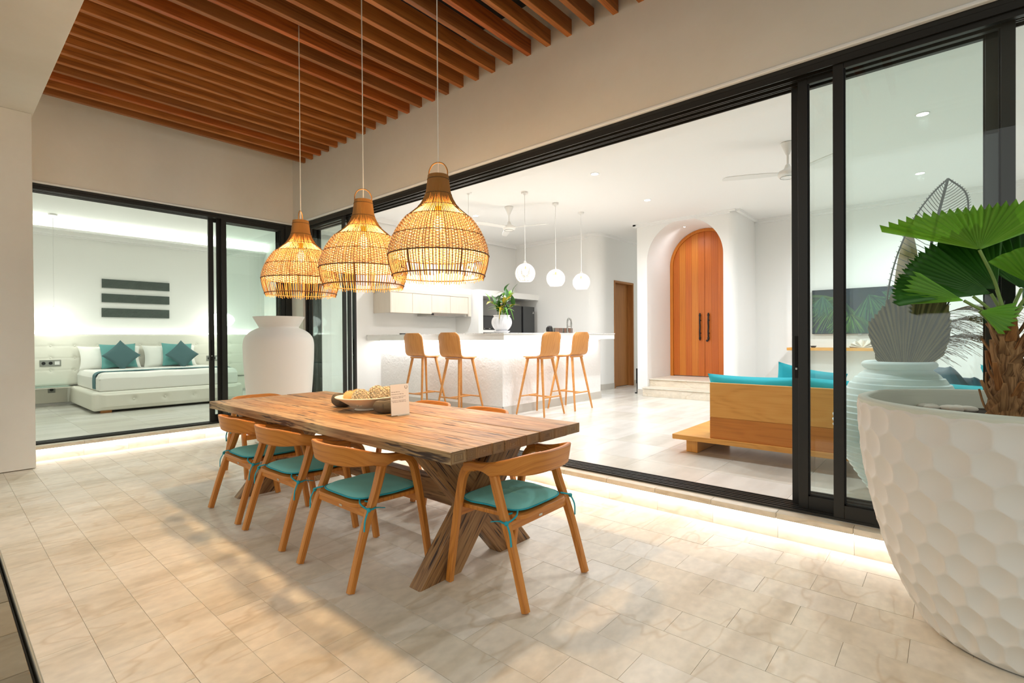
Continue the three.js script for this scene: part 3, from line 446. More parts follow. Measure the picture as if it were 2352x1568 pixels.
// --- white wicker globes over the bar ---
{
  const r = 0.152, t = thing('wicker_globe_lamp', 'x', 'pendant lamp', [5.94, 2.28, -4.88], 0, 'white wicker globes above the bar');
  const ribs = []; for (let i = 0; i < 10; i++) { const a = i / 10 * Math.PI * 2, c = []; for (let k = 0; k <= 12; k++) { const p = lerp(0.25, 2.45, k / 12); c.push([Math.cos(a) * Math.sin(p) * r, Math.cos(p) * r, Math.sin(a) * Math.sin(p) * r]); } part(t, 'rib', tube(c, 0.0036, 16, 5), M.globe); }
  const str = []; for (let k = 0; k < 26; k++) { const p = lerp(0.35, 2.35, k / 25); str.push(new THREE.TorusGeometry(Math.sin(p) * r, 0.0014, 4, 40).rotateX(Math.PI / 2).translate(0, Math.cos(p) * r, 0)); }
  part(t, 'string_winding', str, M.globe).userData.kind = 'stuff';
  for (const p of [0.25, 2.45]) part(t, 'hoop', new THREE.TorusGeometry(Math.sin(p) * r, 0.005, 6, 36).rotateX(Math.PI / 2).translate(0, Math.cos(p) * r, 0), M.globe);
  part(t, 'hanging_loop', tube([[0.035, 0.145, 0], [0.02, 0.18, 0], [0, 0.192, 0], [-0.02, 0.18, 0], [-0.035, 0.145, 0]], 0.003, 14, 5), M.globe);
  part(t, 'cord', rod([0, 0.1, 0], [0, CEIL - 2.3, 0], 0.004, 0.004, 6), M.plastic); part(t, 'canopy', [cyl(0.05, 0.055, 0.03, 0, CEIL - 2.295, 0), cyl(0.012, 0.02, 0.02, 0, CEIL - 2.32, 0)], M.plastic);
  part(t, 'bulb_holder', cyl(0.018, 0.018, 0.045, 0, 0.085, 0), M.brass); part(t, 'bulb', new THREE.SphereGeometry(0.042, 18, 14).scale(1, 1.15, 1).translate(0, 0.02, 0), M.glowWhite);
  lamp(0, 0.02, 0, GLOBE, 0xfff2e4, 2, t); tag(t, 'white wicker globe lamp above the first stool at the bar front', 'pendant lamp', 'white wicker globes above the bar');
  for (const [p, l] of [[[6.77, 2.275, -4.91], 'middle white wicker globe lamp of the three above the bar front'], [[7.57, 2.28, -4.93], 'white wicker globe lamp nearest the passage door'], [[5.37, 2.29, -5.52], 'white wicker globe lamp seen through the nearest rattan lamp, beside its rim'], [[5.3, 2.26, -6.35], 'white wicker globe lamp hanging lowest behind the nearest rattan lamp']]) dup(t, p, p[0], l);
}
// --- ceiling fans ---
{
  const t = thing('ceiling_fan', 'x', 'ceiling fan', [6.43, CEIL, -5.63], 0.2, 'white three-blade ceiling fans');
  part(t, 'mount', lathe(smooth([[0.001, 0], [0.072, -0.004], [0.07, -0.02], [0.045, -0.075], [0.022, -0.13], [0.016, -0.14], [0.001, -0.142]], 30), 28), M.plastic); part(t, 'rod', cyl(0.0125, 0.0125, 0.16, 0, -0.19, 0), M.plastic);
  part(t, 'motor', lathe(smooth([[0.001, -0.24], [0.02, -0.25], [0.045, -0.3], [0.09, -0.325], [0.108, -0.35], [0.1, -0.38], [0.075, -0.398], [0.001, -0.4]], 40), 32), M.plastic); part(t, 'ring', new THREE.TorusGeometry(0.078, 0.004, 6, 32).rotateX(Math.PI / 2).translate(0, -0.399, 0), M.steel);
  for (let i = 0; i < 3; i++) { const sh = new THREE.Shape(); sh.moveTo(0.1, -0.045); sh.quadraticCurveTo(0.35, -0.085, 0.66, -0.062); sh.quadraticCurveTo(0.71, -0.03, 0.69, 0.03); sh.quadraticCurveTo(0.4, 0.055, 0.1, 0.03); const g = shapeGeo(sh, 0.009, 0.003); g.rotateX(Math.PI / 2 + 0.17); g.translate(0, -0.35, 0); g.rotateY(i * Math.PI * 2 / 3 + 0.62); part(t, 'blade', g, M.plastic); }
  tag(t, 'white ceiling fan turning above the kitchen bar', 'ceiling fan', 'white three-blade ceiling fans'); dup(t, [6.47, CEIL, -1.4], 1.35, 'white ceiling fan above the sofa, partly behind the door frame');
}
// --- feather lamps in the bedroom ---
{
  const t = thing('feather_pendant_lamp', 'x', 'pendant lamp', [1.37, 1.717, -11.5], 0, 'white feather lamps beside the bed'), R = rng(91), f = [];
  for (let i = 0; i < 900; i++) { const y = 1 - 2 * (i + 0.5) / 900, a = i * 2.39996, s = Math.sqrt(1 - y * y), n = V(Math.cos(a) * s * 0.235, y * 0.135, Math.sin(a) * s * 0.235), d = V(Math.cos(a) * s, y * 0.9 + (R() - 0.5) * 0.5, Math.sin(a) * s).normalize(), L = 0.03 + R() * 0.035, g = new THREE.ConeGeometry(0.009, L, 4, 1, true); g.scale(1, 1, 0.3); g.rotateY(R() * 6); g.applyQuaternion(new THREE.Quaternion().setFromUnitVectors(V(0, 1, 0), d)); g.translate(n.x, n.y, n.z); f.push(g); }
  part(t, 'feathers', f, M.feather).userData.kind = 'stuff'; part(t, 'glowing_core', new THREE.SphereGeometry(0.235, 28, 18).scale(1, 0.58, 1), M.feather);
  part(t, 'cord', rod([0, 0.13, 0], [0, BCEIL - 1.57, 0], 0.004, 0.004, 6), M.plastic); part(t, 'canopy', cyl(0.06, 0.065, 0.03, 0, BCEIL - 1.57, 0), M.plastic); part(t, 'cap', lathe([[0.001, 0.19], [0.012, 0.17], [0.02, 0.12]], 16), M.plastic);
  lamp(0, -0.2, 0.05, 0.18, COOL, 8, t); tag(t, 'fluffy white feather lamp hanging beside the pillar', 'pendant lamp', 'white feather lamps beside the bed'); dup(t, [3.97, 1.717, -11.5], 1, 'fluffy white feather lamp half hidden behind the bedroom door stiles');
}
// --- two round downlights in the bedroom ---
for (const [x, l] of [[1.6, 'recessed downlight in the bedroom ceiling beside the pillar'], [3.4, 'recessed downlight in the bedroom ceiling above the bed foot']]) { const t = thing('ceiling_downlight', l, 'downlight', [x, BCEIL + 0.16, -9.3], 0, 'recessed downlights'); part(t, 'rim', new THREE.TorusGeometry(0.052, 0.007, 8, 28).rotateX(Math.PI / 2), M.plastic); part(t, 'light_disc', cyl(0.05, 0.05, 0.006, 0, -0.003, 0, 24), M.glowWhite); const s = new THREE.SpotLight(COOL, 5, 0, Math.PI / 2.2, 0.6, 2); s.position.set(0, -0.03, 0); s.target.position.set(0, -2, 0); s.castShadow = true; t.add(s, s.target); }
// ================= TERRACE FURNITURE =================
// --- reclaimed timber table ---
{
  const t = thing('dining_table', 'long dining table of weathered reclaimed timber on crossed legs', 'table', [2.085, 0, -3.25]), R = rng(301);
  const top = 0.775, th = 0.056, L = 3.05, ws = [0.105, 0.062, 0.118, 0.09, 0.13, 0.045, 0.115, 0.14, 0.12, 0.142]; let x = -ws.reduce((a, b) => a + b) / 2;
  ws.forEach((w, i) => {
    const n = 60, e0 = -L / 2 + (R() - 0.5) * 0.008, e1 = L / 2 + (R() - 0.5) * 0.006, dy = (R() - 0.5) * 0.003, ph = R() * 9, secs = [];
    for (let k = 0; k <= n; k++) { const z = lerp(e0, e1, k / n), q = 0.0022, wob = 0.002 * Math.sin(z * 3 + ph) + 0.001 * Math.sin(z * 11 + ph * 2), under = (Math.abs(z) > L / 2 - 0.05 ? 0.004 * R() : 0.002 * R()), x0 = x + 0.0012 + (i === 0 ? wob : 0), x1 = x + w - 0.0012 - (i === ws.length - 1 ? wob : 0), y1 = top + dy, y0 = top - th - under; secs.push([V(x1, y0 + q, z), V(x1, y1 - q, z), V(x1 - q, y1, z), V(x0 + q, y1, z), V(x0, y1 - q, z), V(x0, y0 + q, z), V(x0 + q, y0, z), V(x1 - q, y0, z)]); }
    part(t, 'plank', loft(secs, 0.6, R() * 3), M.table[i % 3]); x += w;
  });
  for (const s of [1, -1]) {
    const lg = new THREE.Group(); lg.name = 'crossed_legs'; t.add(lg); const z = s > 0 ? 1.15 : -1.18;
    for (const k of [1, -1]) { const hw = 0.148, x0 = -k * 0.31, x1 = k * 0.31, zz = z + k * 0.004, d = 0.046; part(lg, 'leg_beam', loft([0, 0.25, 0.5, 0.75, 1].map(q => { const y = q * (top - th), c = lerp(x0, x1, q), a = 0.006; return [V(c + hw, y, zz - d + a), V(c + hw, y, zz + d - a), V(c + hw - a, y, zz + d), V(c - hw + a, y, zz + d), V(c - hw, y, zz + d - a), V(c - hw, y, zz - d + a), V(c - hw + a, y, zz - d), V(c + hw - a, y, zz - d)].reverse(); }), 0.5, k + s), M.table[1]); }
    part(lg, 'peg', rod([0.36, 0.66, z + 0.049], [0.36, 0.66, z + 0.052], 0.013, 0.013, 12), M.black);
  }
  part(t, 'stretcher', bb(-0.045, 0.045, 0.29, 0.43, -1.14, 1.11, 0.006, 'z'), M.table[1]);
}
// --- chairs: front faces -z ---
{
  const t = thing('dining_chair', 'x', 'chair', [2.085, 0, -1.775], 0.03, 'teak armchairs around the dining table');
  const legs = new THREE.Group();
  for (const s of [-1, 1]) {
    part(t, 'leg', bar(curve([[s * 0.268, 0.004, -0.258], [s * 0.266, 0.3, -0.212], [s * 0.266, 0.5, -0.172], [s * 0.267, 0.6, -0.142], [s * 0.268, 0.638, -0.105], [s * 0.266, 0.648, -0.06]], 20), q => lerp(0.034, 0.042, q), q => lerp(0.038, 0.05, q)), M.teak);
    part(t, 'leg', bar(curve([[s * 0.268, 0.004, 0.258], [s * 0.262, 0.3, 0.168], [s * 0.257, 0.5, 0.09], [s * 0.255, 0.645, 0.045]], 16), q => lerp(0.034, 0.04, q), q => lerp(0.038, 0.05, q)), M.teak);
  }
  { // arm and back rail in one bent band
    const c = new THREE.CatmullRomCurve3([[-0.268, 0, -0.13], [-0.27, 0, -0.05], [-0.266, 0, 0.05], [-0.245, 0, 0.13], [-0.185, 0, 0.192], [-0.1, 0, 0.222], [0, 0, 0.23], [0.1, 0, 0.222], [0.185, 0, 0.192], [0.245, 0, 0.13], [0.266, 0, 0.05], [0.27, 0, -0.05], [0.268, 0, -0.13]].map(p => V(...p))), n = 64, secs = [];
    for (let i = 0; i <= n; i++) {
      const q = i / n, p = c.getPointAt(q), tg = c.getTangentAt(q), nn = V(tg.z, 0, -tg.x), m = 1 - Math.abs(q * 2 - 1), rise = sstep(0.18, 0.75, m), th = lerp(0.04, 0.026, sstep(0.1, 0.5, m));
      const topY = lerp(0.672, 0.732, rise) - 0.012 * sstep(0.1, 0, m), joint = Math.exp(-Math.pow((p.z - 0.05) / 0.035, 2)) * (1 - sstep(0.5, 0.7, m)), fr = Math.exp(-Math.pow((p.z + 0.12) / 0.03, 2)), bot = lerp(0.632, 0.622, rise) - 0.02 * joint - 0.02 * fr;
      const y0 = bot, y1 = topY, ch = 0.005, H = th / 2, lean = 0.018 * rise; const P = (o, y) => V(p.x + nn.x * o, y, p.z + nn.z * o).addScaledVector(nn, lean * ((y - y0) / (y1 - y0)) * -1);
      secs.push([P(H, y0 + ch), P(H, y1 - ch), P(H - ch, y1), P(-H + ch, y1), P(-H, y1 - ch), P(-H, y0 + ch), P(-H + ch, y0), P(H - ch, y0)]);
    }
    part(t, 'back_rail', loft(secs, 0.6), M.teak);
  }
  const seatShape = (w0, w1, z0, z1, r) => { const s = new THREE.Shape(); s.moveTo(-w0 + r, -z0); s.lineTo(w0 - r, -z0); s.quadraticCurveTo(w0, -z0, w0 - (w0 - w1) * 0.08, -z0 - r); s.lineTo(w1 + (w0 - w1) * 0.1, -z1 + r); s.quadraticCurveTo(w1, -z1, w1 - r, -z1); s.lineTo(-w1 + r, -z1); s.quadraticCurveTo(-w1, -z1, -w1 - (w0 - w1) * 0.1, -z1 + r); s.lineTo(-w0 + (w0 - w1) * 0.08, -z0 - r); s.quadraticCurveTo(-w0, -z0, -w0 + r, -z0); return s; };
  { const g = shapeGeo(seatShape(0.235, 0.215, -0.25, 0.19, 0.07), 0.024, 0.006); g.rotateX(-Math.PI / 2); g.translate(0, 0.402, 0); part(t, 'seat', uvm(g, 'x'), M.teak); }
  part(t, 'seat_rail', bb(-0.25, 0.25, 0.355, 0.402, -0.222, -0.2, 0.003), M.teak); part(t, 'seat_rail', bb(-0.25, 0.25, 0.355, 0.402, 0.13, 0.152, 0.003), M.teak);
  part(t, 'badge', bb(-0.015, 0.015, 0.366, 0.378, 0.1515, 0.1535), M.steel);
  { // loose seat pad with piping and ties
    const pad = new THREE.Group(); pad.name = 'seat_cushion'; t.add(pad); const se = (c, e) => Math.sign(c) * Math.pow(Math.abs(c), e), n = 56, m = 10;
    const f = s => grid(n, m, (a, b) => { const th = a * Math.PI * 2, c = Math.cos(th), q = Math.sin(th), r = b, hw = 0.226 - 0.016 * (q > 0 ? 1 : 0), x = se(c, 0.42) * hw * r, z = se(q, 0.42) * 0.208 * r - 0.038, e = Math.pow(Math.max(0, 1 - Math.pow(r, 5)), 0.5); return [x, 0.447 + s * 0.019 * e + (s > 0 ? 0.0025 * Math.sin(x * 30 + z * 20) * Math.sin(z * 26) * e : 0) - 0.006 * r * r, z, x, z]; }, true);
    const up = f(1), dn = f(-1); up.index.array.reverse(); up.computeVertexNormals(); part(pad, 'cushion_cover', [up, dn], M.turq);
    const rim = []; for (let i = 0; i < 48; i++) { const th = i / 48 * Math.PI * 2, c = Math.cos(th), q = Math.sin(th); rim.push([se(c, 0.42) * (0.226 - 0.016 * (q > 0 ? 1 : 0)), 0.441, se(q, 0.42) * 0.208 - 0.038]); } part(pad, 'piping', tube(rim, 0.0045, 120, 6, true), M.turqEdge);
    for (const s of [-1, 1]) part(pad, 'tie', [tube([[s * 0.19, 0.44, 0.15], [s * 0.225, 0.43, 0.17], [s * 0.278, 0.41, 0.16], [s * 0.286, 0.405, 0.13], [s * 0.25, 0.415, 0.095], [s * 0.205, 0.43, 0.13]], 0.0048, 20, 5), new THREE.SphereGeometry(0.012, 8, 6).translate(s * 0.283, 0.405, 0.155), bar(curve([[s * 0.283, 0.405, 0.158], [s * 0.287, 0.36, 0.18], [s * 0.284, 0.3, 0.185]], 8), 0.011, 0.0035), bar(curve([[s * 0.283, 0.405, 0.158], [s * 0.287, 0.408, 0.11], [s * 0.288, 0.395, 0.06]], 8), 0.011, 0.0035)], M.turqEdge);
  }
  const H = Math.PI / 2;
  tag(t, 'teak armchair with turquoise pad standing at the near end of the table', 'chair', 'teak armchairs around the dining table');
  dup(t, [1.645, 0, -2.575], -H, 'nearest of the three teak armchairs along the open side of the table'); dup(t, [1.65, 0, -3.365], -H + 0.01, 'middle of the three teak armchairs along the open side of the table'); dup(t, [1.66, 0, -4.05], -H - 0.01, 'farthest of the three teak armchairs along the open side of the table');
  dup(t, [2.76, 0, -2.83], H, 'teak armchair tucked behind the table, its back in front of the bar corner'); dup(t, [2.76, 0, -3.5], H, 'teak armchair tucked behind the table, its back seen beside the menu stand');
  dup(t, [2.18, 0, -5.2], Math.PI, 'teak armchair at the far end of the table in front of the white jar');
}
// --- bowl, seed balls, stones, menu stand ---
{
  const T0 = 0.776, bw = thing('fruit_bowl', 'wide cream ceramic bowl holding dried seed balls', 'bowl', [2.115, T0, -3.285]);
  part(bw, 'bowl_body', lathe(smooth([[0.001, 0.012], [0.06, 0.012], [0.085, 0.02], [0.14, 0.05], [0.195, 0.084], [0.215, 0.092], [0.218, 0.098], [0.212, 0.101], [0.19, 0.094], [0.135, 0.062], [0.08, 0.032], [0.001, 0.026]], 70), 56), M.ceramic); part(bw, 'foot', lathe([[0.001, 0], [0.078, 0], [0.08, 0.004], [0.07, 0.014], [0.001, 0.014]], 40), M.ceramic);
  const ball = (name, label, pos, r, m, n, L, w, seed) => { const g = [new THREE.SphereGeometry(r - L * 0.6, 20, 14)], R = rng(seed); for (let i = 0; i < n; i++) { const y = 1 - 2 * (i + 0.5) / n, a = i * 2.39996, s = Math.sqrt(1 - y * y), d = V(Math.cos(a) * s, y, Math.sin(a) * s), c = new THREE.ConeGeometry(w * (0.8 + R() * 0.4), L * (0.8 + R() * 0.5), 5, 1, true); if (m === M.seedB) c.rotateX(Math.PI); c.applyQuaternion(new THREE.Quaternion().setFromUnitVectors(V(0, 1, 0), d)); c.translate(d.x * (r - L / 2), d.y * (r - L / 2), d.z * (r - L / 2)); g.push(c); } const o = solo(name, g, m, label, 'seed ball', 'dried seed balls in the bowl'); o.position.set(...pos); };
  const P = (x, y, z) => [2.115 + x, T0 + y, -3.285 + z];
  ball('spiky_seed_ball', 'spiky tan seed ball in the bowl, closest to the rear stone', P(-0.095, 0.094, -0.055), 0.056, M.seedA, 260, 0.016, 0.0035, 1); ball('spiky_seed_ball', 'spiky tan seed ball showing between two others near the jar side', P(0.0, 0.094, -0.11), 0.056, M.seedA, 260, 0.016, 0.0035, 2); ball('spiky_seed_ball', 'spiky tan seed ball at the back of the bowl near the menu stand', P(0.1, 0.1, -0.005), 0.055, M.seedA, 240, 0.015, 0.0035, 3);
  ball('flowery_seed_ball', 'pale flowery seed ball at the front of the bowl', P(-0.075, 0.096, 0.06), 0.064, M.seedB, 120, 0.018, 0.011, 4); ball('flowery_seed_ball', 'tallest pale flowery seed ball nearest the menu stand', P(0.035, 0.115, 0.1), 0.066, M.seedB, 120, 0.018, 0.011, 5); ball('flowery_seed_ball', 'pale flowery seed ball hidden behind the tallest one', P(0.13, 0.11, 0.085), 0.058, M.seedB, 110, 0.016, 0.01, 6);
  const stone = (label, pos, s, seed) => { const g = lathe(smooth([[0.001, 0], [0.05, 0.002], [0.085, 0.03], [0.09, 0.06], [0.075, 0.092], [0.055, 0.1], [0.045, 0.096], [0.04, 0.06], [0.001, 0.055]], 40), 40); const p = g.attributes.position; for (let i = 0; i < p.count; i++) { const a = Math.atan2(p.getZ(i), p.getX(i)), k = 1 + 0.06 * Math.sin(a * 2 + seed) + 0.03 * Math.sin(a * 5 + seed * 2); p.setXYZ(i, p.getX(i) * k * s, p.getY(i) * s * (1 + 0.05 * Math.sin(a + seed)), p.getZ(i) * k * s); } g.computeVertexNormals(); uvm(g); const o = solo('stone_candle_holder', g, M.rock, label, 'candle holder', 'hollowed river stones on the table'); o.position.set(...pos); };
  stone('brown hollowed river stone in front of the bowl beside the menu stand', [2.11, T0, -3.02], 0.92, 1); stone('brown hollowed river stone behind the bowl at the table middle', [2.1, T0, -3.58], 0.95, 4);
  const s = thing('menu_stand', 'clear acrylic stand with a white printed card', 'menu stand', [2.092, T0, -2.832], 0.0);
  const cv = document.createElement('canvas'); cv.width = 512; cv.height = 720; const c = cv.getContext('2d'); c.fillStyle = '#d9d7d3'; c.fillRect(0, 0, 512, 720); c.fillStyle = '#4a4648'; c.strokeStyle = '#2c2a2c';
  c.font = 'bold 27px sans-serif'; c.fillText('•Massage 60M Tour', 14, 186); c.fillText('•Motorcycle rent 100K /day', 14, 240); c.fillText('•Transport to / airport drop off', 14, 298); c.fillText('  with pool car 250K /trip', 28, 330); c.fillText('•Transport to / airport drop off', 14, 390); c.fillText('  24H with pool 450K/500K /trip', 28, 422);
  c.font = '20px sans-serif'; c.fillText('………', 330, 178); c.fillText('………', 390, 322); c.fillText('………', 440, 412);
  c.lineWidth = 7; c.beginPath(); c.arc(440, 76, 34, -0.9, Math.PI + 0.9); c.stroke(); for (let i = 0; i < 14; i++) { const a = -0.8 + i / 13 * (Math.PI + 1.6); c.beginPath(); c.ellipse(440 + Math.cos(a) * 38, 76 + Math.sin(a) * 38, 9, 4, a + 0.9, 0, 7); c.fill(); } c.font = '26px serif'; c.fillText('V', 431, 86);
  const ct = new THREE.CanvasTexture(cv); ct.colorSpace = THREE.SRGBColorSpace;
  const card = new THREE.BoxGeometry(0.15, 0.208, 0.0012), pm = std({ map: ct, roughness: 0.7 });
  const cm = new THREE.Mesh(card, [M.paper, M.paper, M.paper, M.paper, pm, M.paper]); cm.name = 'printed_card'; cm.position.set(0, 0.11, 0); cm.rotation.x = -0.06; s.add(cm);
  part(s, 'acrylic_sheet', [bx(0.154, 0.216, 0.0016, 0, 0.111, 0.0022).rotateX(-0.06), bx(0.16, 0.003, 0.075, 0, 0.0016, -0.014)], M.acrylic);
}
// --- tall white jar ---
{ const z = -6.55, x = 2.95; const j = thing('floor_jar', 'tall white clay jar with a flared neck in the terrace corner', 'jar', [x, 0, z]), s = 0.418;
  part(j, 'jar_body', lathe([...smooth([[0.001, 0], [0.27, 0], [0.3, 0.02], [0.36, 0.35], [0.395, 0.7], [0.418, 1.1], [0.418, 1.26], [0.4, 1.33], [0.35, 1.39], [0.285, 1.43], [0.24, 1.45]], 60), [0.235, 1.46], [0.245, 1.475], [0.305, 1.585], [0.308, 1.592], [0.296, 1.594], [0.23, 1.47], [0.21, 1.44], [0.001, 1.3]], 72), M.clay); }
// ================= LIVING ROOM AND KITCHEN =================
// --- bar ---
{
  const b = thing('bar_counter', 'white plastered corner bar with a lit underside', 'bar');
  part(b, 'bar_front', wb(5.43, 8.15, FL, 1.27, -5.3, -4.9), M.roughWhite); part(b, 'bar_side', wb(5.43, 5.83, FL, 1.27, -7.92, -5.3), M.roughWhite);
  part(b, 'skirting', [wb(5.418, 8.15, FL, FL + 0.13, -4.9, -4.888), wb(5.418, 5.43, FL, FL + 0.13, -7.92, -4.888), wb(8.15, 8.16, FL, FL + 0.13, -5.3, -4.888)], M.skirt);
  part(b, 'light_strip', [wb(5.2, 8.05, 1.262, 1.27, -4.865, -4.85), wb(5.37, 5.385, 1.262, 1.27, -7.85, -4.9)], M.led);
  strip(6.6, 1.258, -4.857, 2.8, 0.015, [1, 0, 0], [0, -1, 0], BAR_LED); strip(5.377, 1.258, -6.4, 2.9, 0.015, [0, 0, 1], [0, -1, 0], BAR_LED);
  const w = thing('bar_worktop', 'pale speckled stone worktop wrapping the corner bar', 'worktop');
  part(w, 'top_slab', [bb(5.13, 8.17, 1.358, 1.372, -5.4, -4.6, 0.003), bb(5.13, 5.93, 1.358, 1.372, -7.92, -5.4, 0.004)], M.granite); part(w, 'fascia', [bb(5.14, 8.16, 1.27, 1.358, -5.3, -4.61), bb(5.14, 5.83, 1.27, 1.358, -7.915, -5.3)], M.white);
}
// --- bar stools (front faces -z) ---
{
  const t = thing('bar_stool', 'x', 'stool', [5.9, FL, -4.56], 0, 'wooden bar stools at the corner bar'), sh = 0.85;
  const shell = (o, w) => { const c = curve([[0, sh - 0.004, -0.2], [0, sh - 0.006, -0.05], [0, sh, 0.1], [0, sh + 0.035, 0.185], [0, sh + 0.14, 0.238], [0, sh + 0.27, 0.268], [0, sh + 0.365, 0.28]], 34); return grid(20, 34, (a, b) => { const u = a * 2 - 1, p = c[Math.round(b * 34)], hw = w * (b > 0.62 ? 1 - 0.1 * (b - 0.62) : 0.86 + 0.14 * sstep(0, 0.62, b)) * (b > 0.86 ? Math.sqrt(1 - Math.pow((b - 0.86) / 0.145, 2) * 0.55) : 1) * (b < 0.12 ? 0.82 + 0.18 * sstep(0, 0.12, b) : 1), k = sstep(0.3, 0.8, b), cv = 0.06 * u * u * k; return [u * hw, p.y + o * (1 - k), p.z - cv - o * k, b * 0.6, a * 0.4]; }); };
  const outer = shell(0, 0.228), inner = shell(0.014, 0.228); inner.index.array.reverse(); inner.computeVertexNormals();
  const edge = grid(1, 34, (a, b) => { const i = Math.round(b * 34), g = a ? inner : outer, k = i * 21; return [g.attributes.position.getX(k), g.attributes.position.getY(k), g.attributes.position.getZ(k), b * 0.6, a * 0.014]; }), edge2 = grid(1, 34, (a, b) => { const i = Math.round(b * 34), g = a ? outer : inner, k = i * 21 + 20; return [g.attributes.position.getX(k), g.attributes.position.getY(k), g.attributes.position.getZ(k), b * 0.6, a * 0.014]; });
  const cap = (row) => grid(20, 1, (a, b) => { const k = row * 21 + Math.round(a * 20), g = b ? inner : outer; return [g.attributes.position.getX(k), g.attributes.position.getY(k), g.attributes.position.getZ(k), a * 0.4, b * 0.014]; });
  part(t, 'seat_shell', [outer, inner, edge, edge2, cap(0), cap(34)], M.stool);
  { const a = shell(0.03, 0.214), b = shell(0.015, 0.214); a.index.array.reverse(); a.computeVertexNormals(); const e1 = grid(1, 34, (q, r) => { const i = Math.round(r * 34) * 21, g = q ? a : b; return [g.attributes.position.getX(i), g.attributes.position.getY(i), g.attributes.position.getZ(i)]; }), e2 = grid(1, 34, (q, r) => { const i = Math.round(r * 34) * 21 + 20, g = q ? b : a; return [g.attributes.position.getX(i), g.attributes.position.getY(i), g.attributes.position.getZ(i)]; }); part(t, 'seat_pad', [a, b, e1, e2], M.feltWhite, 'white felt pad'); }
  part(t, 'cross_bar', bb(-0.16, 0.16, sh - 0.03, sh - 0.008, -0.165, -0.125, 0.004), M.stool); part(t, 'cross_bar', bb(-0.16, 0.16, sh - 0.03, sh - 0.004, 0.095, 0.135, 0.004), M.stool);
  for (const s of [-1, 1]) for (const [z0, z1] of [[-0.27, -0.145], [0.245, 0.115]]) part(t, 'leg', rod([s * 0.245, 0.003, z0], [s * 0.125, sh - 0.02, z1], 0.0135, 0.0215, 14), M.stool);
  const yy = 0.27, f = yy / (sh - 0.02), lx = lerp(0.245, 0.125, f), za = lerp(-0.27, -0.145, f), zb = lerp(0.245, 0.115, f);
  part(t, 'stretcher', rod([-lx, yy, za], [lx, yy, za], 0.011, 0.011, 10), M.stool); part(t, 'stretcher', rod([-lx, yy, zb], [lx, yy, zb], 0.011, 0.011, 10), M.stool); part(t, 'stretcher', rod([0, yy, za], [0, yy, zb], 0.012, 0.012, 10), M.stool);
  tag(t, 'wooden bar stool at the bar front, beside the bar corner', 'stool', 'wooden bar stools at the corner bar');
  dup(t, [6.69, FL, -4.57], 0, 'wooden bar stool at the bar front, nearest the passage door'); dup(t, [5.1, FL, -5.46], -Math.PI / 2, 'wooden bar stool at the bar side, beside the bar corner'); dup(t, [5.12, FL, -6.31], -Math.PI / 2, 'wooden bar stool at the bar side, nearest the sliding door stack');
}
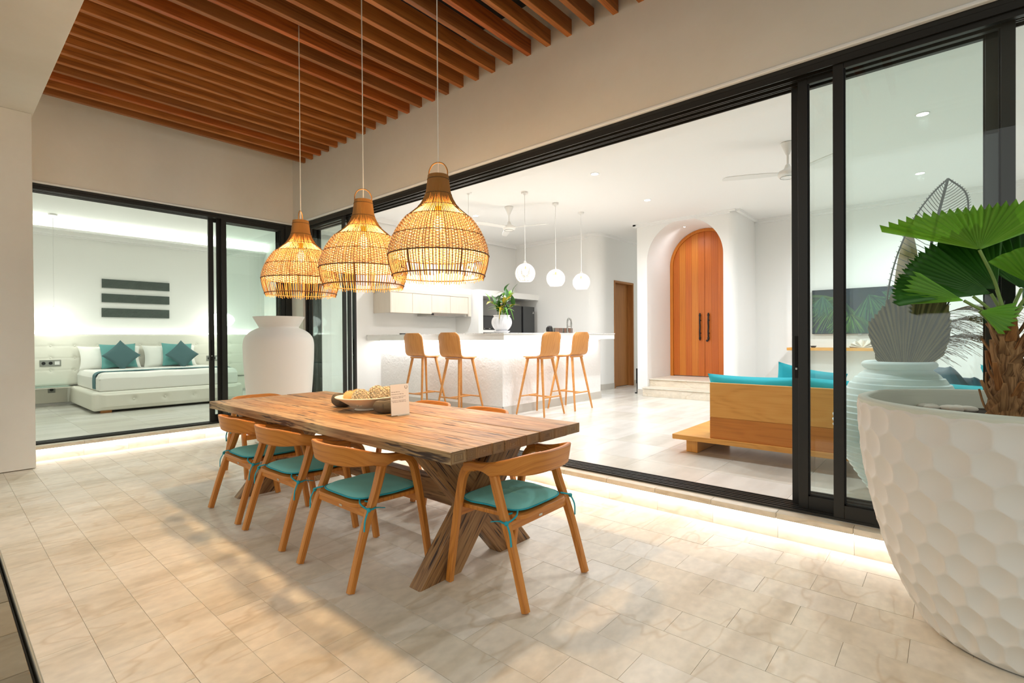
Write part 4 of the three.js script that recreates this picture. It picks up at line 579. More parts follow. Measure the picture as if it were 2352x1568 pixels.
// --- wall cabinets, hood, bulkhead, niche ---
{
  const c = thing('wall_cabinet', 'row of pale timber kitchen wall cabinets', 'cabinet'), y0 = 1.765, y1 = 2.19, zf = -7.4;
  part(c, 'carcass', [bb(5.301, 7.249, y0 + 0.02, y1 - 0.001, -7.919, zf - 0.021), bb(5.28, 5.3, y0, y1 - 0.061, -7.919, zf, 0, 'y'), bb(5.28, 7.25, y1 - 0.06, y1, zf - 0.02, zf + 0.006)], M.pale); part(c, 'end_panel', bb(7.175, 7.25, y0 - 0.02, y1 - 0.06, zf - 0.02, zf + 0.006, 0, 'y'), M.pale);
  const e = [5.3, 5.765, 6.217, 6.69, 7.17]; for (let i = 0; i < 4; i++) part(c, 'cabinet_door', bb(e[i] + 0.0025, e[i + 1] - 0.0025, y0 + (i > 1 ? 0.03 : 0), y1 - 0.064, zf - 0.02, zf, 0.002, 'y'), M.pale);
  const h = thing('range_hood', 'slim steel range hood under the wall cabinets', 'range hood'); part(h, 'hood_body', bb(6.225, 7.17, y0 - 0.03, y0 + 0.028, -7.85, zf - 0.03), M.steel); part(h, 'switch_panel', bb(6.23, 6.29, y0 - 0.022, y0 + 0.015, zf - 0.032, zf - 0.028), M.dark);
  solo('wall_bulkhead', wb(5.28, 7.25, y1, 2.3, -7.92, zf), M.white, 'white bulkhead box above the wall cabinets', 'bulkhead', null, 'structure');
  const n = struct('wall_niche', 'white built-in kitchen niche around oven and fridge', 'niche');
  part(n, 'side_post', wb(7.3, 7.43, FL, 2.17, -7.92, -7.23), M.white); part(n, 'top_beam', wb(7.3, 9.28, 2.17, 2.295, -7.92, -7.23), M.white); part(n, 'divider', wb(8.1, 8.2, FL, 2.17, -7.92, -7.3), M.white); part(n, 'shelf', [wb(7.43, 8.1, 1.42, 1.47, -7.92, -7.25), wb(7.43, 8.1, 1.0, 1.36, -7.92, -7.27)], M.white);
  const o = thing('microwave_oven', 'dark built-in oven behind the potted plant', 'oven', [7.76, 1.471, -7.5]); part(o, 'body', bx(0.6, 0.3, 0.42, 0, 0.15, 0, 0.006), M.dark); part(o, 'door_glass', bx(0.5, 0.24, 0.006, -0.04, 0.155, 0.212, 0.002), M.fridge); part(o, 'button', [bx(0.035, 0.018, 0.006, -0.24, 0.028, 0.214), bx(0.05, 0.02, 0.006, -0.08, 0.028, 0.214)], M.steel);
  const f = thing('refrigerator', 'dark grey double-door refrigerator in the kitchen niche', 'refrigerator', [8.68, FL, -7.55]); part(f, 'body', bx(0.88, 1.84, 0.6, 0, 0.92, 0, 0.006), M.dark); part(f, 'door', bx(0.4, 1.83, 0.03, -0.235, 0.92, 0.316, 0.006), M.fridge); part(f, 'door', bx(0.4, 1.83, 0.03, 0.235, 0.92, 0.316, 0.006), M.fridge); part(f, 'badge', [bx(0.045, 0.012, 0.003, 0.385, 1.69, 0.333), bx(0.016, 0.016, 0.003, 0.385, 1.715, 0.333)], M.plastic); part(f, 'vent_grille', bx(0.44, 0.11, 0.01, -0.09, 1.19, 0.334), M.dark);
}
// --- potted plant on the bar ---
{
  const p = thing('potted_plant', 'leafy green plant in a white ribbed pot on the bar', 'potted plant', [5.62, 1.373, -5.08], 0.4), R = rng(515), g = lathe(smooth([[0.001, 0.035], [0.075, 0.035], [0.1, 0.05], [0.14, 0.11], [0.152, 0.16], [0.14, 0.215], [0.118, 0.25], [0.128, 0.262], [0.124, 0.27], [0.11, 0.262], [0.105, 0.24], [0.001, 0.235]], 60), 96), q = g.attributes.position;
  for (let i = 0; i < q.count; i++) { const a = Math.atan2(q.getZ(i), q.getX(i)), y = q.getY(i), k = y > 0.06 && y < 0.245 ? 1 + 0.018 * Math.cos(a * 32) : 1; q.setXYZ(i, q.getX(i) * k, y, q.getZ(i) * k); } g.computeVertexNormals(); part(p, 'pot', g, M.glazed); part(p, 'saucer', lathe(smooth([[0.001, 0], [0.09, 0], [0.105, 0.012], [0.125, 0.03], [0.12, 0.034], [0.1, 0.02], [0.001, 0.014]], 30), 48), M.glazed); part(p, 'soil', cyl(0.104, 0.104, 0.01, 0, 0.24, 0, 30), M.soil);
  const leafG = (L, w, bend) => grid(6, 12, (a, b) => { const u = a * 2 - 1, wd = w * Math.pow(Math.sin(Math.PI * Math.pow(b, 0.75)), 0.9); return [u * wd, L * (b - bend * 0.25 * b * b), -L * bend * b * b * 0.75 + 0.25 * Math.abs(u) * wd]; });
  for (let s = 0; s < 7; s++) { const a = s * 2.4, r = 0.045 + 0.03 * R(), h = [0.5, 0.36, 0.3, 0.42, 0.24, 0.32, 0.2][s], tx = Math.cos(a) * (r + 0.12), tz = Math.sin(a) * (r + 0.12), c = curve([[Math.cos(a) * r, 0.24, Math.sin(a) * r], [Math.cos(a) * r * 1.3, 0.24 + h * 0.5, Math.sin(a) * r * 1.3], [tx * (1.4 - h), 0.24 + h * 0.8, tz * (1.4 - h)]], 12); part(p, 'stem', new THREE.TubeGeometry(new THREE.CatmullRomCurve3(c), 14, 0.007, 6), M.stem);
    const n = 6 + Math.floor(h * 8); for (let k = 0; k < n; k++) { const b = c[Math.min(12, Math.floor(lerp(3, 12.9, k / (n - 1))))], L = 0.13 + 0.1 * R(), lg = leafG(L, 0.024 + 0.014 * R(), 0.3 + 0.9 * R()), ang = k * 2.4 + s, el = k === n - 1 ? 0.15 : 0.5 + 0.6 * R(); lg.rotateX(-el); lg.rotateY(ang); lg.translate(b.x, b.y, b.z); part(p, 'leaf', lg, R() < 0.1 ? M.leafY : R() < 0.4 ? M.leafC : M.leafB); } }
  for (let k = 0; k < 5; k++) { const a = [0.1, -0.4, 0.5, 2.9, 2.4][k], c = [], L = 0.16; for (let i = 0; i <= 8; i++) { const b = i / 8; c.push([Math.cos(a) * (0.08 + L * 1.2 * b), 0.3 + 0.12 * Math.sin(b * 2.6) - 0.16 * b * b, Math.sin(a) * (0.08 + L * b)]); } part(p, 'trailing_leaf', bar(c, u => 0.004 + 0.018 * Math.sin(Math.PI * clamp(u, 0.03, 0.97)), 0.002, V(Math.sin(a), 0, -Math.cos(a))), k === 3 ? M.leafY : M.leafC); }
}
// --- tap, dish rack, kettle, phone dock ---
{
  const f = thing('kitchen_tap', 'chrome spring-neck kitchen tap behind the second bar stool', 'tap', [7.55, 1.373, -5.22]), hel = [], base = curve([[0, 0.1, 0], [0, 0.18, 0], [0.012, 0.245, 0], [0.06, 0.275, 0], [0.11, 0.245, 0], [0.12, 0.19, 0]], 60);
  part(f, 'body', [cyl(0.025, 0.022, 0.04, 0, 0.02, 0), cyl(0.014, 0.014, 0.1, 0, 0.07, 0)], M.steel); const cv = new THREE.CatmullRomCurve3(base); for (let i = 0; i <= 300; i++) { const t = i / 300, p = cv.getPointAt(t), tg = cv.getTangentAt(t), n = V(0, 0, 1), b = V(0, 0, 0).crossVectors(tg, n), a = t * 34 * Math.PI * 2; hel.push(p.clone().addScaledVector(n, Math.cos(a) * 0.014).addScaledVector(b, Math.sin(a) * 0.014)); }
  part(f, 'spring', new THREE.TubeGeometry(new THREE.CatmullRomCurve3(hel), 600, 0.0032, 4), M.steel); part(f, 'hose', new THREE.TubeGeometry(cv, 40, 0.008, 6), M.dark); part(f, 'spray_head', [cyl(0.013, 0.017, 0.07, 0.12, 0.155, 0), cyl(0.008, 0.008, 0.19, 0.12, 0.1, 0)], M.steel); part(f, 'holder', rod([0, 0.13, 0], [0.12, 0.13, 0], 0.006), M.steel);
  const d = thing('dish_rack', 'steel dish rack standing behind the kitchen tap', 'rack', [7.5, 1.373, -5.33]); for (let i = 0; i < 4; i++) part(d, 'compartment', [bx(0.13, 0.1, 0.004, -0.2 + i * 0.14, 0.05, 0.06), bx(0.13, 0.1, 0.004, -0.2 + i * 0.14, 0.05, -0.06), bx(0.004, 0.1, 0.12, -0.265 + i * 0.14, 0.05, 0), bx(0.004, 0.1, 0.12, -0.135 + i * 0.14, 0.05, 0)], M.steel); part(d, 'tray', bx(0.58, 0.006, 0.13, 0.01, 0.003, 0), M.steel);
  const k = thing('electric_kettle', 'small black kettle beside the dish rack', 'kettle', [7.12, 1.373, -5.3]); part(k, 'kettle_body', lathe(smooth([[0.001, 0], [0.055, 0], [0.06, 0.01], [0.05, 0.09], [0.042, 0.12], [0.001, 0.125]], 30), 28), M.black); part(k, 'handle', tube([[-0.04, 0.11, 0], [-0.09, 0.1, 0], [-0.095, 0.05, 0], [-0.055, 0.02, 0]], 0.007, 14, 6), M.black); part(k, 'lid', cyl(0.042, 0.03, 0.015, 0, 0.128, 0), M.dark);
  solo('card_reader', bx(0.1, 0.02, 0.07, 5.28, 1.383, -7.05, 0.006), M.black, 'small black device on the bar beside the far stool', 'device');
}
// --- sofa ---
{
  const s = thing('daybed_sofa', 'low timber platform sofa seen from behind', 'sofa');
  part(s, 'platform', bb(4.77, 5.95, 0.3, 0.347, -2.06, 1.3, 0.004, 'z'), M.sofaWood); for (const z of [-1.9, 0.95]) part(s, 'leg', bb(4.86, 5.82, FL + 0.002, 0.3, z - 0.055, z + 0.055, 0.004), M.sofaWood);
  part(s, 'back_board', bb(4.79, 4.835, 0.347, 0.545, -1.7, 1.3, 0.003, 'z'), M.sofaWood2); part(s, 'back_board', bb(4.79, 4.835, 0.546, 0.868, -1.7, 1.3, 0.003, 'z'), M.sofaWood);
  const cush = (n, l, x0, x1, y0, y1, z0, z1, r) => { const t = solo(n, bb(x0, x1, y0, y1, z0, z1, r), M.sofaTurq, l, 'cushion', 'turquoise sofa cushions'); return t; };
  cush('seat_cushion', 'turquoise sofa seat cushion beside the bare platform end', 4.84, 5.75, 0.348, 0.56, -1.71, -0.3, 0.05); cush('seat_cushion', 'turquoise sofa seat cushion behind the ribbed vase', 4.84, 5.75, 0.348, 0.56, -0.29, 1.25, 0.05);
  const bc = (z0, z1, l, seed) => { const g = pillow(z1 - z0, 0.42, 0.22, seed, 28); g.rotateY(Math.PI / 2); const o = solo('back_cushion', g, M.sofaTurq, l, 'cushion', 'turquoise sofa cushions'); o.position.set(4.96, 0.735, (z0 + z1) / 2); o.rotation.z = 0.12; };
  bc(-1.77, -0.95, 'turquoise back cushion peeping over the sofa back at its bare end', 3); bc(-0.95, -0.1, 'turquoise back cushion over the sofa back behind the door stiles', 5); bc(-0.1, 0.9, 'turquoise back cushion over the sofa back behind the palm trunk', 7);
  const tp = (pos, rot, l, m, seed, w = 0.46) => { const o = solo('throw_pillow', pillow(w, w, 0.13, seed), m, l, 'pillow', 'loose pillows on the sofa'); o.position.set(...pos); o.rotation.set(...rot); };
  tp([5.2, 0.74, -0.98], [0, 1.5, 0.16], 'turquoise pillow lying on the sofa behind the door stiles', M.sofaTurq, 11, 0.56);
  tp([5.36, 0.85, 0.05], [-0.5, 0.25, 0.1], 'dark grey pillow leaning on the sofa left of the palm trunk', M.greyCushion, 13); tp([5.3, 0.8, 0.2], [-0.6, 0.25, 0.1], 'shorter grey pillow leaning against the dark grey one', M.greyCushion, 17, 0.42); tp([5.4, 0.85, 0.36], [-0.55, 0.2, 0.2], 'turquoise pillow behind the two grey pillows', M.sofaTurq, 19, 0.46); tp([5.36, 0.8, 0.54], [-0.6, 0.3, 0.2], 'turquoise pillow half hidden by the palm trunk', M.sofaTurq, 23, 0.46);
}
// --- television, shelf ---
{
  const cv = document.createElement('canvas'); cv.width = 1024; cv.height = 576; const c = cv.getContext('2d'), R = rng(640); c.fillStyle = '#1c3038'; c.fillRect(0, 0, 1024, 576);
  for (let k = 0; k < 60; k++) { c.fillStyle = `rgba(${20 + R() * 30},${40 + R() * 30},${50 + R() * 40},0.25)`; c.beginPath(); c.arc(R() * 1024, R() * 576, 60 + R() * 120, 0, 7); c.fill(); }
  c.lineCap = 'round'; const fan = (x, y, n, a0, a1, l0, l1, cols) => { for (let i = 0; i < n; i++) { const a = lerp(a0, a1, R()), l = lerp(l0, l1, R()), q = R() * 0.5; c.strokeStyle = cols[Math.floor(R() * cols.length)]; c.lineWidth = 3 + R() * 8; c.globalAlpha = 0.3 + R() * 0.5; c.beginPath(); c.moveTo(x + Math.cos(a) * l * q, y + Math.sin(a) * l * q); c.quadraticCurveTo(x + Math.cos(a) * l * 0.7, y + Math.sin(a) * l * 0.65, x + Math.cos(a) * l, y + Math.sin(a) * l + l * 0.12); c.stroke(); } c.globalAlpha = 1; };
  const G1 = ['#3f6a3a', '#6a9a4a', '#1c4034', '#7c9a48', '#2a5a4a', '#16343a'], G2 = ['#2f6a52', '#153c3c', '#6a9a50', '#3c6e4c', '#12303c'];
  fan(330, 120, 420, 0.9, 3.4, 120, 520, G1); fan(620, 90, 420, 0.2, 2.2, 150, 480, G2); fan(430, 330, 380, 0.4, 2.8, 80, 330, G1); fan(760, 60, 260, -0.2, 1.2, 100, 420, G2); fan(120, 80, 220, 0.8, 2.4, 60, 260, ['#3f6f62', '#2f5a50', '#5a8a58']);
  const ct = new THREE.CanvasTexture(cv); ct.colorSpace = THREE.SRGBColorSpace;
  const tv = thing('television', 'large flat television showing green palm fronds', 'television', [10.3, 1.72, -1.16]); part(tv, 'casing', bx(0.05, 0.775, 1.37, 0.015, 0, 0, 0.006), M.black);
  const sc = new THREE.PlaneGeometry(1.355, 0.76); sc.rotateY(-Math.PI / 2); part(tv, 'screen', sc, new THREE.MeshStandardMaterial({ color: 0x050505, emissive: 0xffffff, emissiveMap: ct, emissiveIntensity: 0.5, roughness: 0.25 })).position.set(-0.0115, 0, 0); part(tv, 'logo_plate', bx(0.01, 0.02, 0.05, -0.008, -0.397, 0.02), M.steel);
  const sh = thing('wall_shelf', 'long orange timber shelf below the television', 'shelf'); part(sh, 'board', bb(10.0, 10.35, 1.045, 1.095, -2.19, -0.15, 0.004, 'z'), M.sofaWood); part(sh, 'bracket', bb(10.08, 10.35, 0.45, 1.045, -2.0, -1.97), M.white); part(sh, 'bracket', bb(10.08, 10.35, 0.45, 1.045, -0.4, -0.37), M.white);
  const gs = grid(64, 10, (a, b) => { const u = a * 2 - 1, k = 1 + 0.0, rr = b * 0.21 * (1 - 0.12 * Math.abs(u)), an = a * Math.PI; return [0.05 * Math.cos(a * Math.PI * 13) * b + 0.03, Math.sin(an) * rr * 0.62 * (1 + 0.1 * Math.cos(a * Math.PI * 13)), -Math.cos(an) * rr]; }); const cl = solo('giant_clam_shell', gs, M.globe, 'white ruffled giant clam shell on the timber shelf', 'shell'); cl.position.set(10.15, 1.097, -1.09);
  const cup = solo('small_dark_dish', lathe([[0.001, 0], [0.03, 0], [0.05, 0.03], [0.046, 0.032], [0.028, 0.008], [0.001, 0.006]], 24), M.dark, 'small dark dish on the timber shelf', 'dish'); cup.position.set(10.15, 1.095, -1.8);
  const un = solo('umbrella_holder', [cyl(0.025, 0.025, 0.3, 9.3, FL + 0.35, -4.74), cyl(0.05, 0.05, 0.02, 9.3, FL + 0.01, -4.74), cyl(0.012, 0.012, 0.35, 9.3, FL + 0.17, -4.74)], M.black, 'small black stand behind the arched wall edge', 'stand');
}
// ================= BEDROOM =================
{
  const dent = (u, v, list, d, s) => list.reduce((a, [x, y]) => a - d * Math.exp(-((u - x) ** 2 + (v - y) ** 2) / (s * s)), 0);
  const h = thing('headboard', 'wide cream tufted leather headboard across the bedroom wall', 'headboard'), btn = [];
  for (let i = 0; i < 13; i++) for (const y of [1.213, 1.0, 0.787]) btn.push([1.036 + 0.3213 * i, y]);
  part(h, 'padding', [grid(260, 60, (a, b) => { const x = lerp(0.72, 4.98, a), y = lerp(0.52, 1.42, b), near = btn.filter(q => Math.abs(q[0] - x) < 0.12 && Math.abs(q[1] - y) < 0.12); const seam = [1.213, 1.0, 0.787].reduce((m, s) => m - 0.004 * Math.exp(-((y - s) ** 2) / 0.00006), 0), e = 0.012 * sstep(0, 0.03, Math.min(y - 0.52, 1.42 - y)); return [x, y, -11.832 + e + seam + dent(x, y, near, 0.012, 0.035)]; }), wb(0.72, 4.98, 0.52, 1.42, -11.862, -11.832)], M.leather);
  for (const [x, y] of btn) part(h, 'button', new THREE.SphereGeometry(0.013, 10, 8).scale(1, 1, 0.5).translate(x, y, -11.829), M.leather);
  part(h, 'lower_panel', wb(0.72, 4.98, FL + 0.05, 0.5, -11.885, -11.86), M.leather); part(h, 'light_strip', wb(0.8, 4.9, 1.405, 1.412, -11.89, -11.875), M.led); strip(2.85, 1.415, -11.882, 4.1, 0.014, [1, 0, 0], [0, 1, 0.12], BED_LED * 0.8, COOL);
  const l = thing('bedside_ledge', 'thin glass-topped bedside ledge left of the bed', 'ledge'); part(l, 'board', bb(0.72, 1.58, 0.49, 0.512, -11.83, -11.55, 0.003), M.leather); part(l, 'glass_top', bb(0.72, 1.58, 0.5125, 0.5185, -11.825, -11.545), std({ color: 0x9fc0b4, roughness: 0.05 }));
  const b = thing('upholstered_bed', 'cream tufted leather bed frame on short wooden feet', 'bed');
  part(b, 'base_box', bb(1.6, 3.8, 0.205, 0.5, -11.8, -9.935, 0.05), M.leather); const fb = [0.43, 0.86, 1.29, 1.72].map(q => [1.7 + q, 0.36]);
  part(b, 'front_padding', grid(120, 30, (a, c) => { const x = lerp(1.66, 3.74, a), y = lerp(0.24, 0.47, c), e = sstep(0, 0.12, Math.min(a, 1 - a, c * 0.5, (1 - c) * 0.5) * 2); return [x, y, -9.938 + 0.022 * e + dent(x, y, fb, 0.018, 0.045)]; }), M.leather);
  for (const [x, y] of fb) part(b, 'button', new THREE.SphereGeometry(0.016, 10, 8).scale(1, 1, 0.5).translate(x, y, -9.931), M.leather);
  for (const [x, z] of [[1.78, -10.0], [3.6, -10.0], [1.78, -11.6], [3.6, -11.6]]) part(b, 'foot', bb(x - 0.07, x + 0.07, FL + 0.001, 0.21, z - 0.04, z + 0.04, 0.003), M.merbau);
  const m = thing('mattress', 'white made-up mattress with a slate bed runner', 'mattress');
  const duv = grid(60, 60, (a, c) => { const x = lerp(1.7, 3.73, a), z = lerp(-11.79, -9.985, c), ex = Math.min(a, 1 - a) * 2.03, ez = (1 - c) * 1.8, k = Math.min(1, Math.min(ex, ez) / 0.1), y = 0.7 + 0.09 * Math.sqrt(1 - (1 - k) ** 2) + 0.004 * Math.sin(x * 9) * Math.sin(z * 7); return [x, y, z]; }); duv.index.array.reverse(); duv.computeVertexNormals();
  part(m, 'mattress_block', bb(1.7, 3.73, 0.5, 0.72, -11.79, -9.985, 0.03), M.linen); part(m, 'duvet', duv, M.linen);
  part(m, 'bed_runner', bar(curve([[1.694, 0.53, -10.33], [1.694, 0.68, -10.33], [1.705, 0.755, -10.33], [1.76, 0.795, -10.33], [1.95, 0.8, -10.33], [3.5, 0.8, -10.33], [3.67, 0.79, -10.33], [3.73, 0.74, -10.33], [3.738, 0.53, -10.33]], 60), 0.2, 0.008, V(0, 0, 1)), M.runner);
  const pl = (n, x, y, z, w, hh, t, mm, l, rz = 0, seed = 1) => { const o = solo(n, pillow(w, hh, t, seed), mm, l, 'pillow', 'pillows on the bed'); o.position.set(x, y, z); o.rotation.set(-0.28, 0, rz); };
  pl('bed_pillow', 2.16, 0.99, -11.68, 0.92, 0.44, 0.2, M.linen, 'wide white pillow against the headboard nearest the bedside ledge', 0, 31); pl('bed_pillow', 3.1, 0.99, -11.68, 0.9, 0.44, 0.2, M.linen, 'wide white pillow against the headboard behind the door stiles', 0, 37);
  pl('square_cushion', 2.25, 1.02, -11.52, 0.54, 0.46, 0.15, M.teal, 'square teal cushion nearest the bedside ledge', 0.02, 41); pl('square_cushion', 3.18, 1.02, -11.52, 0.52, 0.46, 0.15, M.teal, 'square teal cushion nearer the sliding door stiles', -0.04, 43);
  pl('diamond_cushion', 2.26, 1.03, -11.36, 0.41, 0.41, 0.13, M.slate, 'dark slate cushion set on its corner in front of the first teal one', Math.PI / 4, 47); pl('diamond_cushion', 3.22, 1.02, -11.36, 0.41, 0.41, 0.13, M.slate, 'dark slate cushion set on its corner nearer the door stiles', Math.PI / 4, 53);
  [[2.289, 2.45, 'topmost of three dark carved timber panels above the bed'], [2.02, 2.178, 'middle one of three dark carved timber panels above the bed'], [1.742, 1.908, 'lowest of three dark carved timber panels above the bed']].forEach(([y0, y1, l], i) => { const g = new THREE.BoxGeometry(1.07, y1 - y0, 0.03); const o = solo('carved_panel', g, M.carve, l, 'wall panel', 'carved panels above the bed'); o.position.set(2.618 - i * 0.004, (y0 + y1) / 2, -11.884); });
  const plate = (x0, x1, y0, y1, n, sw, l, z = -11.818) => { const t = thing('socket_plate', l, 'socket', [0, 0, 0], 0, 'grey socket plates'); part(t, 'frame', bb(x0, x1, y0, y1, z, z + 0.008, 0.002), std({ color: 0x8d8e86, roughness: 0.4 })); for (let i = 0; i < n; i++) part(t, 'socket', new THREE.CylinderGeometry(0.026, 0.026, 0.006, 20).rotateX(Math.PI / 2).translate(x0 + 0.048 + i * 0.092, (y0 + y1) / 2, z + 0.009), M.black); if (sw) part(t, 'switch', bb(x1 - 0.085, x1 - 0.02, y0 + 0.025, y1 - 0.025, z + 0.006, z + 0.012, 0.002), M.plastic); };
  plate(1.214, 1.491, 0.86, 0.971, 2, 1, 'grey double socket plate with switch beside the bed pillows'); plate(1.318, 1.415, 0.395, 0.503, 1, 0, 'single grey socket below the bedside ledge', -11.86); plate(3.79, 4.06, 0.86, 0.971, 2, 1, 'grey socket plate behind the bedroom door stiles');
}
// ================= FAN LEAVES =================
function fanLeaf({ r, spread, n = 22, rings = 8, pleat = 0.05, droop = 0.2, tooth = 0.07, outline, seed = 1, cup = 0 }) { // hub at origin, midrib +y, faces +z
  const R = rng(seed), N = n * 2, jit = Array.from({ length: N + 1 }, () => R());
  return grid(N, rings, (a, b) => { const i = Math.round(a * N), an = (a - 0.5) * spread, k = outline ? outline(an) : 1, q = r * k * (1 - (i % 2 ? 0 : tooth) - 0.03 * jit[i]) * (0.02 + 0.98 * b); return [Math.sin(an) * q, Math.cos(an) * q, (i % 2 ? 1 : -1) * pleat * q * spread / n * 1.2 - droop * b * b * r * (0.4 + 0.6 * Math.abs(an)) + cup * Math.abs(an) * q, b * 0.7 + i * 0.13, a]; });
}
function orient(g, pos, dir, nor) { const y = V(...dir).normalize(), n = V(...nor), z = n.addScaledVector(y, -n.dot(y)).normalize(), x = V(0, 0, 0).crossVectors(y, z); g.applyMatrix4(new THREE.Matrix4().makeBasis(x, y, z).setPosition(...pos)); return g; }
// ================= RIBBED VASE WITH DRIED STEMS =================
{
  const vx = 4.3, vz = -0.26, v = thing('ribbed_vase', 'large pale ribbed clay vase behind the glass door', 'vase', [vx, FL, vz]), pr = [], base = [[0.12, 0], [0.14, 0.03], [0.23, 0.16], [0.33, 0.34], [0.372, 0.5], [0.365, 0.62], [0.31, 0.75], [0.235, 0.85], [0.185, 0.895]], bc = new THREE.CatmullRomCurve3(base.map(p => V(p[0], p[1], 0)), false, 'centripetal');
  for (let i = 0; i <= 300; i++) { const p = bc.getPointAt(i / 300), y = p.y, k = y > 0.06 && y < 0.87 ? 0.011 * ((y * 26) % 1) - 0.005 : 0; pr.push([p.x + k, y]); }
  part(v, 'vase_body', lathe([[0.001, 0], ...pr, [0.178, 0.905]], 72), M.vase); part(v, 'rim', lathe(smooth([[0.178, 0.9], [0.19, 0.905], [0.207, 0.925], [0.207, 0.94], [0.19, 0.955], [0.165, 0.95], [0.155, 0.92], [0.15, 0.85], [0.001, 0.7]], 40), 64), M.vase);
  const ol = an => { const d = an * 180 / Math.PI, P = [[-50, 0.3], [-40, 0.37], [-28, 0.65], [-14, 0.77], [-8, 0.87], [2, 1], [12, 0.97], [21, 0.86], [30, 0.68], [40, 0.5], [48, 0.38]]; for (let i = 1; i < P.length; i++) if (d <= P[i][0]) return lerp(P[i - 1][1], P[i][1], (d - P[i - 1][0]) / (P[i][0] - P[i - 1][0])); return 0.38; };
  const f = thing('dried_fan_leaf', 'grey brown dried fan palm leaf standing in the ribbed vase', 'dried leaf', [vx - 0.02, 0.98, vz + 0.03]); part(f, 'blade', orient(fanLeaf({ r: 0.7, spread: 1.62, n: 30, pleat: 0.3, droop: 0.02, tooth: 0.025, outline: ol, seed: 5 }), [0, 0, 0], [0.05, 1, 0.02], [-1, 0, 0.06]), M.dried); part(f, 'stalk', rod([0, 0, 0], [0.02, -0.1, 0], 0.008), M.dried);
  const R = rng(900); [['pampas_plume', 'uppermost brown feathery pampas plume curving out of the ribbed vase', 0.36, 0.1, 0.36], ['pampas_plume', 'middle dark brown pampas plume curving towards the palm', 0.3, 0.03, 0.4], ['pampas_plume', 'lowest thin drooping pampas plume from the ribbed vase', 0.2, -0.1, 0.38]].forEach(([n, l, up, end, len], q) => {
    const st = [], C = curve([[0, 0, 0], [0.02, up * 0.75, 0.1], [0.01, up * 1.05, 0.22], [0, up * 0.95 + end * 0.3, len]], 30);
    for (let i = 0; i < 95; i++) { const s = C[4 + Math.floor(R() * 24)], L = 0.12 + 0.16 * R(), d = V((R() - 0.5) * 0.5, 0.25 + (R() - 0.5) * 0.5, 1).normalize(), k = [s.clone()]; let p = s.clone(), dd = d.clone(); for (let j = 0; j < 5; j++) { p = p.clone().addScaledVector(dd, L / 5); dd.y -= 0.22; dd.normalize(); k.push(p); } st.push(new THREE.TubeGeometry(new THREE.CatmullRomCurve3(k), 6, 0.0011, 3)); }
    const t = thing(n, l, 'dried grass', [vx + 0.02, 1.08, vz + 0.06], 0, 'pampas plumes in the ribbed vase'); part(t, 'stem', new THREE.TubeGeometry(new THREE.CatmullRomCurve3(C), 30, 0.0025, 5), M.pampas); part(t, 'hairs', st, M.pampas).userData.kind = 'stuff';
  });
  // wicker leaf: outline in the yz plane
  const w = thing('wicker_leaf', 'tall open wicker leaf ornament rising from the ribbed vase', 'ornament', [vx + 0.12, 1.1, vz + 0.02]); const Lf = [[0, -0.03], [0.2, -0.075], [0.45, -0.09], [0.75, -0.035], [1.0, 0.06], [1.15, 0.155], [1.235, 0.235]], Rt = [[0, 0.02], [0.2, 0.14], [0.45, 0.25], [0.75, 0.315], [1.0, 0.335], [1.13, 0.32], [1.235, 0.235]], Md = [[0, 0.0], [0.3, 0.06], [0.7, 0.13], [1.0, 0.185], [1.235, 0.235]];
  const at3 = (P, t) => new THREE.CatmullRomCurve3(P.map(p => V(0, p[0], p[1]))).getPoint(t);
  part(w, 'frame', [Lf, Rt].map(P => new THREE.TubeGeometry(new THREE.CatmullRomCurve3(P.map(p => V(0, p[0], p[1]))), 40, 0.0055, 6)), M.wicker); part(w, 'midrib', new THREE.TubeGeometry(new THREE.CatmullRomCurve3(Md.map(p => V(0, p[0], p[1]))), 40, 0.009, 6), M.wicker);
  const ribs = []; for (let i = 1; i < 46; i++) { const t = i / 46, a = at3(Lf, t), b = at3(Rt, t), m = at3(Md, Math.max(0.01, t - 0.025)); a.z -= 0.014; b.z += 0.014; m.x += 0.02; ribs.push(new THREE.TubeGeometry(new THREE.CatmullRomCurve3([a, a.clone().lerp(m, 0.5).add(V(0.01, -0.008, 0)), m, b.clone().lerp(m, 0.5).add(V(0.01, -0.008, 0)), b]), 14, 0.0019, 4)); } part(w, 'ribs', ribs, M.wicker).userData.kind = 'stuff';
  const dl = thing('dried_pale_leaf', 'thin beige dried leaf behind the wicker leaf', 'dried leaf', [vx + 0.16, 1.12, vz + 0.02]); part(dl, 'blade', grid(8, 24, (a, b) => { const u = a * 2 - 1, y = b * 0.95, wd = 0.075 * Math.pow(Math.sin(Math.PI * Math.pow(b, 0.9)), 0.7); return [0.01 * u * u + 0.02 * Math.sin(b * 3), y, 0.0 + 0.03 * b + u * wd]; }), M.driedPale); part(dl, 'midrib', tube([[0, -0.2, -0.02], [0.012, 0.3, 0.01], [0.02, 0.95, 0.03]], 0.003, 20, 5), M.dried);
}
